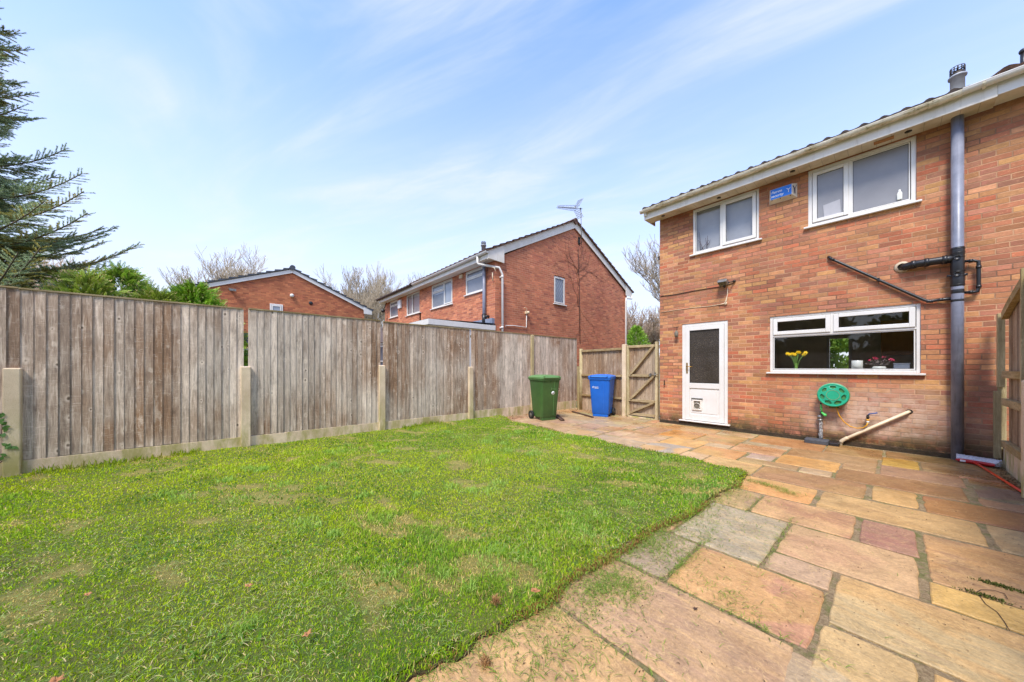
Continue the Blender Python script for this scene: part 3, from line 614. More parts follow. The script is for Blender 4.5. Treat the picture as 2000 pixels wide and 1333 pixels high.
def patio():
    global SL
    def buff(c, k=.38): return tuple(c[i]*(1-k)+(180, 152, 120)[i]*k for i in range(3)) if c else 0
    SL = [(a_, b_, c_, d_, buff(e_), buff(f_)) for (a_, b_, c_, d_, e_, f_) in SL]
    m = MB(); rr = random.Random(11); c1s, c2s, bcs = [], [], []
    for (x0, y0, x1, y1, a, b) in SL:
        ca = tuple(x*k_ for x, k_ in zip(lin(a), (0.90, .885, .84))); cb = tuple(x*k_ for k_, x in zip((0.90, .885, .84), (lin(b) if b else lin(tuple(min(255, c*(.93+.14*rr.random())) for c in a))))); bc = (rr.random(), rr.random(), rr.random())
        zt = rr.uniform(-.002, .002); tx, ty = rr.uniform(-.0025, .0025), rr.uniform(-.0025, .0025)
        pts = []
        for (ax, ay, bx, by) in ((x0, y0, x1, y0), (x1, y0, x1, y1), (x1, y1, x0, y1), (x0, y1, x0, y0)):
            L = math.hypot(bx-ax, by-ay); k = max(2, int(L/.07))
            for i in range(k):
                t = i/k; jx, jy = rr.gauss(0, .0032), rr.gauss(0, .0032)
                if i == 0:
                    jx += .006 if ax == x0 else -.006; jy += .006 if ay == y0 else -.006
                pts.append((ax+(bx-ax)*t+jx, ay+(by-ay)*t+jy))
        k = len(pts); xc, yc = (x0+x1)/2, (y0+y1)/2; b0 = len(m.v)
        hgt = lambda x, y: zt+tx*(x-xc)+ty*(y-yc)
        ins = .006
        top = [(xc+(x-xc)*(1-2*ins/(x1-x0)), yc+(y-yc)*(1-2*ins/(y1-y0))) for x, y in pts]
        m.v += [(x, y, hgt(x, y)) for x, y in top]+[(x, y, hgt(x, y)-.005) for x, y in pts]+[(x, y, -.035) for x, y in pts]
        m.face([b0+i for i in range(k)])
        for i in range(k):
            j = (i+1) % k; m.face([b0+k+i, b0+k+j, b0+j, b0+i]); m.face([b0+2*k+i, b0+2*k+j, b0+k+j, b0+k+i])
        c1s += [ca]*(1+2*k); c2s += [cb]*(1+2*k); bcs += [bc]*(1+2*k)
    o = m.build('patio', stone_mat())
    for nm, arr in (('c1', c1s), ('c2', c2s), ('bc', bcs)):
        a = o.data.color_attributes.new(nm, 'FLOAT_COLOR', 'CORNER'); out = []
        for p, c in zip(m.f, arr): out += [c[0], c[1], c[2], 1.]*len(p)
        a.data.foreach_set('color', out)
    tag(o, kind='structure')
    m = MB(); m.poly([(-6.46, -4, -.008), (.95, -4, -.008), (.95, 7.7, -.008), (-6.46, 8.6, -.008)])
    tag(m.build('paving_bed', joint_mat()), kind='structure')
patio()
m = MB(); rr = random.Random(3)
for j in range(8):   # plain slabs behind the camera position so the paving carries on
    for i in range(3): m.box(-1.2+i*.7+.01, -1.2+(i+1)*.7-.01, -4+j*.58+.01, -4+(j+1)*.58-.01, -.035, 0)
o = m.build('paving_rear', K['mortar_cream']); tag(o, kind='structure')

def clippings():
    X, Y = [], []
    def cl(cx_, cy_, sx, sy, n, rot=0):
        a = RS.normal(0, sx, n); b = RS.normal(0, sy, n); X.append(cx_+a*math.cos(rot)-b*math.sin(rot)); Y.append(cy_+a*math.sin(rot)+b*math.cos(rot))
    cl(-1.13, 2.33, .10, .13, 900); cl(-1.0, 2.2, .12, .16, 350); cl(-1.08, 1.62, .05, .14, 700); cl(-.98, 1.72, .07, .09, 380); cl(-.95, 1.35, .2, .2, 260)
    cl(-1.0, 2.9, .1, .3, 420, .2); cl(-.8, 3.0, .18, .28, 150); cl(-.85, 4.33, .12, .035, 420, -.2); cl(-.66, 4.22, .05, .03, 120); cl(-.95, 3.7, .14, .2, 160)
    cl(-1.05, 1.05, .14, .2, 520); cl(-.8, 1.0, .2, .2, 160); cl(-.6, 2.25, .2, .2, 90); cl(-.2, 3.2, .6, 1.2, 60); cl(-.55, 2.05, .12, .05, 90, -.5)
    cl(-.875, 2.25, .012, .25, 260); cl(-.7, 1.93, .35, .012, 200); cl(-.53, 3.0, .012, .3, 160); cl(-.82, 3.7, .01, .2, 90)
    for a, b in zip(LAWN[2:10], LAWN[3:11]):
        n = int(math.hypot(b[0]-a[0], b[1]-a[1])*420); t = RS.rand(n); X.append(a[0]+(b[0]-a[0])*t+np.abs(RS.normal(0, .05, n))); Y.append(a[1]+(b[1]-a[1])*t)
    x = np.concatenate(X); y = np.concatenate(Y); k = ~in_poly(x, y, LAWN); x, y = x[k], y[k]; n = len(x)
    r = RS.rand(n)[:, None]; col = L3((70, 112, 30))*(1-r)+L3((150, 176, 74))*r
    s = (RS.rand(n) < .15)[:, None]; col = np.where(s, L3((186, 168, 110)), col)
    V, q, t, C = blades(x, y, RS.uniform(.003, .012, n), .025+.03*RS.rand(n), .0022+.0012*RS.rand(n), col, flat=True)
    tag(np_mesh('grass_clippings', V, t, C, K['blade'], quads=q), 'loose green grass clippings strewn over the slabs beside the lawn', 'grass clippings', kind='stuff')
    # dark crumbs and bits of soil
    n = 1500; x = np.concatenate([RS.uniform(-1.2, .9, 700), RS.normal(-1.05, .1, 500), RS.normal(.86, .03, 300)]); y = np.concatenate([RS.uniform(.8, 7.3, 700), RS.uniform(.8, 4.5, 500), RS.uniform(5.6, 7.3, 300)])
    x = np.minimum(x, .9); k = ~in_poly(x, y, LAWN); x, y = x[k], y[k]; n = len(x); r = RS.rand(n)[:, None]
    col = L3((60, 44, 30))*(1-r)+L3((110, 88, 58))*r
    big = 1+(x > .78)*1.3
    V, q, t, C = blades(x, y, RS.uniform(.002, .006, n), (.004+.011*RS.rand(n)**2)*big, (.003+.005*RS.rand(n))*big, col, flat=True)
    tag(np_mesh('crumbs_of_soil', V, t, C, K['debris'], quads=q), 'dark crumbs of soil and dead leaf bits scattered on the paving', 'debris', kind='stuff')
    # litter at the fence foot, far end
    n = 900; x = np.concatenate([RS.uniform(-6.4, -5.9, 300), RS.uniform(-6.35, -5.9, 300), RS.uniform(-6.2, -4.6, 300)]); y = np.concatenate([RS.uniform(4.9, 5.6, 300), RS.uniform(5.5, 7.9, 300), RS.uniform(7.5, 7.95, 300)])
    r = RS.rand(n)[:, None]; col = L3((92, 66, 44))*(1-r)+L3((160, 124, 90))*r
    V, q, t, C = blades(x, y, RS.uniform(.003, .02, n), .02+.03*RS.rand(n), .012+.01*RS.rand(n), col, flat=True)
    tag(np_mesh('leaf_litter', V, t, C, K['debris'], quads=q), 'brown leaf litter lying along the foot of the far fence corner', 'leaf litter', kind='stuff')
clippings()

# ================================================================== FENCES
FX = -6.4625; PY = [-3.45, -1.79, .235, 2.276, 4.318, 6.325, 8.36]
BOARD = []
def boards(m, a0, a1, z0, z1, axis, plane, face=1, w=.086, rr=random, top=None):
    """overlapping feather-edge boards; face = which way (+/-) the front looks"""
    k = max(1, round((a1-a0)/w)); w = (a1-a0)/k
    for i in range(k):
        p0 = a0+i*w-.006; p1 = a0+(i+1)*w+.010; m.cur = (rr.random(), rr.random(), rr.random())
        zb = z0+rr.uniform(-.004, .006); j = rr.uniform(-.002, .002)
        t0, t1 = plane+face*(.0065+j), plane+face*(.0165+j)
        zt0 = z1 if top is None else top(p0); zt1 = z1 if top is None else top(p1)
        if axis == 'y':
            q = [(plane, p0, zb), (plane, p1, zb), (t1, p1, zb), (t0, p0, zb)]; qt = [(plane, p0, zt0), (plane, p1, zt1), (t1, p1, zt1), (t0, p0, zt0)]
        else:
            q = [(p0, plane, zb), (p1, plane, zb), (p1, t1, zb), (p0, t0, zb)]; qt = [(p0, plane, zt0), (p1, plane, zt1), (p1, t1, zt1), (p0, t0, zt0)]
        b = len(m.v); m.v += q+qt
        for f in ((3, 2, 1, 0), (4, 5, 6, 7), (0, 1, 5, 4), (1, 2, 6, 5), (2, 3, 7, 6), (3, 0, 4, 7)): m.face([b+x for x in f])
LBL_P = ['fence panel at the left edge of the photo behind the first concrete post', 'tall grey board fence panel nearest the viewer, between the first and second concrete posts', 'weathered board fence panel between the second and third concrete posts',
         'weathered board fence panel between the third and fourth concrete posts', 'brownish board fence panel between the fourth concrete post and the wooden post', 'short looking board fence panel behind the green bin next to the corner']
LBL_C = ['concrete fence post at the far left of the photo', 'concrete fence post below the gap where the brick bungalow shows', 'concrete fence post below the gap in the middle of the fence', 'concrete fence post under the thin white strip of lean-to wall']
GP = 'board panels of the left garden fence'
for i in range(6):
    y0, y1 = PY[i]+.035, PY[i+1]-.035
    if i == 0: y1 = PY[1]+.03
    if i == 5: y1 = 8.28
    t = thing('fence_panel', LBL_P[i], 'fence panel', (FX, (y0+y1)/2, .2), GP)
    m = MB(); rr = random.Random(30+i); g0 = .20 if i < 4 else .225
    pz = (0, -.006, .004, -.010, .0, -.004)[i]; boards(m, y0, y1, g0, 2.135+pz, 'y', FX, 1, .086, rr); m.build('boards', K['wood'], t, attr='bc')
    m = MB(); m.cur = (.3, .6, .2)
    m.box(FX-.03, FX+.024, y0, y1, 2.137+pz, 2.155+pz); m.build('capping', K['rail_y'], t, attr='bc')
    m = MB()
    for z in (.4, 1.2, 1.95): m.cur = (rr.random(), rr.random(), .4); m.box(FX-.045, FX-.002, y0, y1, z, z+.06)
    m.build('rail', K['rail_y'], t, attr='bc')
    m = MB(); m.box(FX-.02, FX+.018, PY[i]+.05, (PY[i+1]-.05) if i < 5 else 8.26, -.1, g0-.004)
    o = m.build('gravel_board', K['concrete'], bevel=.004); tag(o, ['low concrete gravel board at the left edge of the photo', 'green stained concrete gravel board under the nearest fence panel', 'concrete gravel board under the fence panel in front of the bungalow', 'concrete gravel board under the middle fence panel', 'concrete gravel board to the left of the green bin', 'concrete gravel board between the two bins'][i], 'gravel board', 'concrete boards under the fence')
for i, y in enumerate(PY[1:5]):
    m = MB(); hh = (1.25, 1.27, 1.295, 1.27)[i]
    m.box(FX-.06, FX+.062, y-.058, y+.058, -.1, hh)
    b = len(m.v); m.v[-4:] = [(x*1. if 0 else x, yy, z-(.012 if x > FX else 0)) for x, yy, z in m.v[-4:]]
    o = m.build('concrete_post', K['concrete'], bevel=.008); tag(o, LBL_C[i], 'fence post', 'short concrete posts of the left fence')
m = MB(); m.cur = (.2, .1, .7); m.box(FX-.05, FX+.06, PY[5]-.045, PY[5]+.045, -.1, 2.13)
tag(m.build('wooden_post', K['post_wood'], bevel=.006, attr='bc'), 'pale mossy wooden fence post above and behind the green bin', 'fence post')
cpx, cpy = -6.05, 7.99
m = MB(); m.cur = (.4, .3, .6); m.tube([(cpx, cpy, -.1), (cpx, cpy, 1.8)], [.058, .052], 14)
m.cur = (.9, .8, .2); m.box(cpx-.14, cpx-.03, cpy-.02, cpy+.05, 0, 1.28)
tag(m.build('wooden_post', K['post_wood'], attr='bc'), 'round wooden corner post at the end of the long fence', 'fence post')
# side fence and gate: a local frame along the slightly angled line
A = Vector((cpx, cpy, 0)); B = Vector((-4.5, 7.76, 0)); G = Vector((-3.62, 7.74, 0))
def side_fence():
    d = (B-A); L = d.length; ang = math.atan2(d.y, d.x)
    t = thing('fence_panel', 'lower fence panel with three rails behind the blue bin', 'fence panel', A, rz=ang)
    m = MB(); boards(m, .06, L-.06, .0, 1.74, 'x', .0, -1, .1, random.Random(81)); m.build('boards', K['wood_gate'], t, local=True, attr='bc')
    for z, h in ((1.70, .06), (1.0, .05), (.42, .05)):
        m = MB(); m.cur = (random.random(), .7, .5); m.box(.06, L-.06, -.06, -.018, z, z+h); m.build('rail', K['rail_x'], t, local=True, attr='bc', bevel=.003)
side_fence()
m = MB(); m.box(B.x-.055, B.x+.055, B.y-.055, B.y+.06, -.1, 1.84); tag(m.build('concrete_post', K['concrete'], bevel=.012), 'tall concrete gate post between the blue bin and the wooden gate', 'fence post')
def gate():
    A2 = B+Vector((.10, 0, 0)); d = G-A2; L = d.length; ang = math.atan2(d.y, d.x)
    t = thing('garden_gate', 'wooden garden gate with diagonal braces beside the house corner', 'gate', A2, rz=ang)
    m = MB(); boards(m, .04, L-.06, .05, 1.78, 'x', 0, -1, .1, random.Random(82)); m.build('boards', K['wood_gate'], t, local=True, attr='bc')
    zs = (1.74, 1.02, .40, .06)
    for z in zs:
        m = MB(); m.cur = (random.random(), .6, .5); m.box(.04, L-.06, -.065, -.02, z, z+.06); m.build('rail', K['rail_x'], t, local=True, attr='bc', bevel=.003)
    for za, zb in ((1.08, 1.76), (.46, 1.04), (-.0, .42)):
        m = MB(); m.cur = (random.random(), .8, .3); zlo = max(za, .12)
        m.bar((.1, -.05, zlo), (L-.1, -.05, zb-.02), .05, .07, (0, 1, 0)); m.build('brace', K['rail_x'], t, local=True, attr='bc')
    m = MB(); m.cur = (.3, .3, .8); m.box(-.02, .045, -.05, .03, .02, 1.8); m.box(L-.055, L+.005, -.05, .03, -.02, 1.86); m.build('frame', K['post_wood'], t, local=True, attr='bc', bevel=.003)
    m = MB(); m.tube([(L-.2, -.085, 1.07), (L+.03, -.085, 1.09)], .008, 8); m.box(L-.17, L-.13, -.09, -.065, 1.03, 1.11); m.box(L-.06, L-.03, -.09, -.05, 1.05, 1.13); m.tube([(L-.15, -.09, 1.07), (L-.15, -.13, 1.04)], .007, 8)
    m.build('bolt', K['steel'], t, local=True)
gate()
m = MB(); m.box(-4.38, -3.62, 7.70, 7.80, -.02, .035); o = m.build('kerb', K['concrete'], bevel=.01); tag(o, kind='structure')
# right hand fence
def right_fence():
    X = .955
    t = thing('fence_panel', 'right hand timber fence panel with a rising arched top, seen from behind', 'fence panel', (X, 6.4, 0))
    top = lambda y: 1.92+.30*max(0, min(1, (7.35-y)/1.0))**.8
    m = MB(); boards(m, 5.35, 7.30, .24, 2, 'y', X, 1, .1, random.Random(91), top); m.build('boards', K['wood_gate'], t, attr='bc')
    m = MB(); m.cur = (.2, .9, .6)
    pts = [(X-.03, 7.30-.1*i, top(7.30-.1*i)-.06) for i in range(20)]
    for a, b in zip(pts[:-1], pts[1:]): m.bar(a, b, .05, .09)
    m.build('top_rail', K['rail_y'], t, attr='bc')
    for z in (1.12, .78, .26):
        m = MB(); m.cur = (random.random(), .9, .5); m.box(X-.055, X-.002, 5.35, 7.3, z, z+.085); m.build('rail', K['rail_y'], t, attr='bc', bevel=.003)
    m = MB(); m.cur = (.3, .8, .5); m.box(X-.085, X-.057, 6.12, 6.17, .95, 2.26); m.build('batten', K['post_wood'], t, attr='bc')
    m = MB()
    for a, b in zip(pts[:-1], pts[1:]): m.bar(Vector(a)+Vector((.03, 0, .055)), Vector(b)+Vector((.03, 0, .055)), .10, .008)
    m.build('felt_strip', K['rubber'], t)
    m = MB(); m.cur = (.5, .4, .5); m.box(X-.06, X+.0, 7.43, 7.50, 0, 1.12); m.cur = (.6, .2, .2); m.box(X-.1, X-.045, 7.36, 7.42, 0.1, .95); m.cur = (.1, .2, .7); m.box(X-.075, X-.02, 7.345, 7.42, 1.0, 1.93)
    tag(m.build('wooden_post', K['post_wood'], attr='bc', bevel=.004), 'pieced wooden post fixed to the house wall beside the right hand fence', 'fence post')
    m = MB(); m.box(X-.03, X+.02, 5.35, 7.42, -.1, .235); tag(m.build('gravel_board', K['concrete'], bevel=.005), 'concrete gravel board at the right edge behind the red broom', 'gravel board', 'concrete boards under the fence')
    m = MB(); m.box(X-.13, X-.02, 5.72, 5.83, -.1, 1.13); o = m.build('concrete_post', K['concrete'], bevel=.02); tag(o, 'concrete spur post at the right edge of the photo', 'fence post')
    for i, (a, b) in enumerate(((3.3, 5.3), (1.25, 3.25), (-.8, 1.2), (-2.9, -.85))):
        t = thing('fence_panel', ['right hand fence panel beyond the frame, first one along from the spur post', 'right hand fence panel beyond the frame, second one along from the spur post', 'right hand fence panel beyond the frame, level with the viewer', 'right hand fence panel beyond the frame, behind the viewer'][i], 'fence panel', (X, (a+b)/2, 0), 'side fence panels outside the picture')
        m = MB(); boards(m, a, b, .24, 1.9, 'y', X, 1, .1, random.Random(95+i)); m.build('boards', K['wood_gate'], t, attr='bc')
        m = MB(); m.box(X-.02, X+.02, a, b, -.1, .235); m.build('base_board', K['concrete'], t)
right_fence()
for i in range(4):
    a = -6.4+i*1.85; t = thing('fence_panel', ['rear garden fence panel behind the viewer, beside the long fence', 'rear garden fence panel behind the viewer, second from the long fence', 'rear garden fence panel behind the viewer, third from the long fence', 'rear garden fence panel behind the viewer, beside the paving'][i], 'fence panel', (a+.9, -4.05, 0), 'rear fence panels behind the viewer')
    m = MB(); boards(m, a, a+1.8, .0, 1.85, 'x', -4.05, 1, .1, random.Random(60+i)); m.build('boards', K['wood'], t, attr='bc')

# ================================================================== THE HOUSE
WY = 7.56; SZ = 4.634; HX0 = -3.50; HX1 = .93; FXX = WY-.285
def wall_face(m, a0, a1, z0, z1, holes, plane, axis='x', depth=.09, sgn=1, th=.25):
    """front skin with openings and their reveals; sgn=+1: the wall is behind the plane (+)"""
    As = sorted({a0, a1, *[h[0] for h in holes], *[h[1] for h in holes]}); Zs = sorted({z0, z1, *[h[2] for h in holes], *[h[3] for h in holes]})
    pt = (lambda a, d, z: (a, plane+sgn*d, z)) if axis == 'x' else (lambda a, d, z: (plane+sgn*d, a, z))
    for i in range(len(As)-1):
        for j in range(len(Zs)-1):
            ca, cz = (As[i]+As[i+1])/2, (Zs[j]+Zs[j+1])/2
            if any(h[0] < ca < h[1] and h[2] < cz < h[3] for h in holes): continue
            m.poly([pt(As[i], 0, Zs[j]), pt(As[i+1], 0, Zs[j]), pt(As[i+1], 0, Zs[j+1]), pt(As[i], 0, Zs[j+1])])
    for h in holes:
        m.poly([pt(h[0], 0, h[2]), pt(h[0], depth, h[2]), pt(h[0], depth, h[3]), pt(h[0], 0, h[3])]); m.poly([pt(h[1], 0, h[2]), pt(h[1], depth, h[2]), pt(h[1], depth, h[3]), pt(h[1], 0, h[3])])
        m.poly([pt(h[0], 0, h[3]), pt(h[1], 0, h[3]), pt(h[1], depth, h[3]), pt(h[0], depth, h[3])]); m.poly([pt(h[0], 0, h[2]), pt(h[1], 0, h[2]), pt(h[1], depth, h[2]), pt(h[0], depth, h[2])])
def X_(u, v, Y=WY): return P(u, v, 'y', Y).x
def Z_(u, v, Y=WY): return P(u, v, 'y', Y).z
def hole(u0, u1, vb, vt): return [X_(u0, 700), X_(u1, 700), vb, vt]
kit = [X_(1503.5, 650), X_(1798.5, 650), 1.165, 2.18]
dor = [X_(1332, 700), X_(1421.5, 700), .115, Z_(1332, 634)]
w1 = [X_(1353, 450), X_(1482.5, 450), (Z_(1353, 499)+Z_(1482.5, 469))/2+.01, SZ-.012]
w2 = [X_(1578, 400), X_(1790, 350), (Z_(1578, 446)+Z_(1790, 394))/2+.01, SZ-.012]
house = thing('brick_house', 'red brick house with white windows on the right, partly out of frame', 'house', (HX0, WY, 0))
m = MB(); wall_face(m, HX0, HX1, -.1, SZ+.1, [kit, dor, w1, w2], WY)
m.build('wall', K['brick_house'], house)
m = MB(); m.poly([(HX0, WY, -.1), (HX0, WY+7.9, -.1), (HX0, WY+7.9, SZ), (HX0, WY+3.95, SZ+1.75), (HX0, WY, SZ)])
wall_face(m, HX0, HX1, -.1, SZ+.1, [[-2.6, -.2, .85, 2.4]], WY+7.9, sgn=-1); m.build('side_wall', K['brick_side'], house)
m = MB(); m.box(HX0-.2, HX1-.06, FXX+.002, WY-.003, SZ, SZ+.012)
sof = m.build('soffit', K['soffit'], house)
for u, v in ((1295, 422), (1404, 386.5), (1548, 334.6), (1774, 257)):
    p = P(u, v, 'z', SZ); m = MB(); m.lathe([(.024, -.004), (.036, -.004), (.036, .006), (.024, .006)], (p.x, p.y, SZ-.003), 'z', 16); m.lathe([(.0001, .002), (.026, .002)], (p.x, p.y, SZ-.004), 'z', 16)
    m.build('soffit_vent', K['iron'], sof)
p = P(1726, 274, 'z', SZ); m = MB(); m.box(p.x-.10, p.x+.10, p.y-.045, p.y+.045, SZ-.012, SZ-.002); m.build('vent_plate', K['leaf'], sof, bevel=.003)
m = MB(); m.box(HX0-.2, HX1-.06, FXX-.018, FXX, SZ-.008, SZ+.21); m.build('fascia', K['fascia'], house, bevel=.003)
m = MB(); m.box(HX0-.218, HX0-.2, FXX-.018, WY+.2, SZ-.008, SZ+.2); m.build('box_end', K['fascia'], house)
def gutter(x0, x1, yb, zt, mat, parent, axis='x', r=.056, sgn=-1, n=14, brackets=None, matb=None):
    m = MB(); ca = yb+sgn*(r+.002)
    for rr_, flip in ((r, 0), (r-.004, 1)):
        pr = [(ca+rr_*math.cos(math.pi+math.pi*i/n), zt+rr_*math.sin(math.pi+math.pi*i/n)) for i in range(n+1)]
        for (a, z), (b, w) in zip(pr[:-1], pr[1:]):
            q = [(x0, a, z), (x1, a, z), (x1, b, w), (x0, b, w)] if axis == 'x' else [(a, x0, z), (a, x1, z), (b, x1, w), (b, x0, w)]
            m.poly(q if flip else q[::-1], True)
    for e in (x0, x1):
        pr = [(ca+r*math.cos(math.pi+math.pi*i/n), zt+r*math.sin(math.pi+math.pi*i/n)) for i in range(n+1)]
        m.poly([(e, a, z) if axis == 'x' else (a, e, z) for a, z in pr])
    lip = ca+sgn*(r-.002)
    if axis == 'x': m.box(x0, x1, lip-.005, lip+.004, zt-.004, zt+.006)
    else: m.box(lip-.005, lip+.004, x0, x1, zt-.004, zt+.006)
    g = m.build('gutter', mat, parent)
    for x in brackets or []:
        m = MB(); pr = [(ca+(r+.006)*math.cos(math.pi+math.pi*i/n), zt+(r+.006)*math.sin(math.pi+math.pi*i/n)) for i in range(n+1)]
        pts = pr if sgn < 0 else pr
        for (a, z), (b, w) in zip(pr[:-1], pr[1:]):
            if axis == 'x': m.poly([(x-.014, a, z), (x+.014, a, z), (x+.014, b, w), (x-.014, b, w)])
            else: m.poly([(a, x-.014, z), (a, x+.014, z), (b, x+.014, w), (b, x-.014, w)])
        m.build('gutter_bracket', matb or mat, g)
    return g
GZ = SZ+.185
brk = [P(u, 300, 'y', FXX-.1).x for u in (1283, 1373, 1479, 1612, 1790, 1817, 1836, 1922)]
gutter(HX0-.28, .60, FXX-.018, GZ, K['gutter'], house, brackets=brk)
m = MB(); m.box(HX0-.215, HX0-.155, FXX-.055, FXX-.02, GZ-.12, GZ-.05); m.build('gutter_outlet', K['fascia'], house, bevel=.006)
def tiled(name, x0, x1, ye, ze, yr, zr, mat, parent, pitch=.30, course=.33, amp=.03, th=.025, axis='x', lift=0):
    """profiled tile slope from the eave (ye,ze) to the ridge (yr,zr)"""
    L = math.hypot(yr-ye, zr-ze); kc = max(1, round(L/course)); ka = int((x1-x0)/pitch*8)
    N = Vector((0, -(zr-ze)/L*(1 if yr > ye else -1), abs(yr-ye)/L)); D = Vector((0, (yr-ye)/L, (zr-ze)/L)); m = MB()
    cols = [x0+(x1-x0)*i/ka for i in range(ka+1)]
    prof = [amp*max(0, math.sin(2*math.pi*(x-x0)/pitch))**1.0 for x in cols]
    for c in range(kc):
        b = len(m.v); s0 = c*L/kc-(.0 if c else .03); s1 = (c+1)*L/kc+.01
        for x, h in zip(cols, prof):
            o = Vector((x, ye, ze))
            jit = .003*math.sin(x*37+c*5)
            p0 = o+D*s0+N*(h+th+.012+jit); p1 = o+D*s1+N*(h+.006); pb = o+D*s0+N*(h+.0)
            m.v += [tuple(p0), tuple(p1), tuple(pb)]
        for i in range(len(cols)-1):
            q = b+i*3; m.face([q, q+3, q+4, q+1], True); m.face([q+2, q+5, q+3, q])
        e0, e1 = b, b+(len(cols)-1)*3
    # underside and verges
    a = Vector((x0, ye, ze)); bb = Vector((x1, ye, ze))
    m.poly([tuple(a), tuple(bb), tuple(bb+D*L), tuple(a+D*L)])
    for e in (x0, x1):
        for c in range(kc):
            p = Vector((e, ye, ze)); s0 = c*L/kc-(.0 if c else .03); s1 = (c+1)*L/kc
            m.poly([tuple(p+D*s0), tuple(p+D*s1), tuple(p+D*s1+N*.006), tuple(p+D*s0+N*(th+.012))])
    if axis == 'y': m.v = [(y, x, z) for x, y, z in m.v]
    return m.build(name, mat, parent)
RY0 = FXX-.075; RZ0 = GZ+.012
tiled('roof', HX0-.22, .66, RY0, RZ0, WY+3.95, RZ0+(WY+3.95-RY0)*.44, K['tile'], house, pitch=.2, amp=.026)
tiled('rear_roof', HX0-.22, .66, WY+8.2, RZ0, WY+3.95, RZ0+(WY+3.95-RY0)*.44, K['tile'], house, pitch=.6)
# flue terminal
def flue(parent, c, r, h, mats):
    m = MB(); x, y, z = c
    m.lathe([(r, -.3), (r, h*.62), (r*1.28, h*.60), (r*1.32, h*.66), (r*1.05, h*.70), (r*1.05, h*.74)], c, 'z', 24); f = m.build('flue', mats[0], parent)
    m = MB(); m.lathe([(r*1.06, h*.70), (r*1.06, h*.78), (r*.8, h*.78), (.001, h*.80)], c, 'z', 24)
    for i in range(12):
        a = i*math.pi/6; q = Vector((math.cos(a)*r*.98, math.sin(a)*r*.98, 0)); m.tube([Vector(c)+q+Vector((0, 0, h*.76)), Vector(c)+q+Vector((0, 0, h*.98))], .006, 5)
    m.lathe([(r*1.04, h*.97), (r*1.04, h*1.0), (r*.9, h*1.0)], c, 'z', 24); m.tube([Vector(c)+Vector((-r, 0, h*.985)), Vector(c)+Vector((r, 0, h*.985))], .006, 5); m.tube([Vector(c)+Vector((0, -r, h*.985)), Vector(c)+Vector((0, r, h*.985))], .006, 5)
    m.build('terminal_cage', mats[1], f)
pf = P(1870, 190, 'y', WY+.55); flue(house, (pf.x, pf.y, 5.27), .068, .38, (K['flue_grey'], K['iron']))
m = MB(); m.box(pf.x-.15, pf.x+.15, pf.y-.16, pf.y+.2, 5.225, 5.240); m.build('flue_flashing', K['fascia'], house)

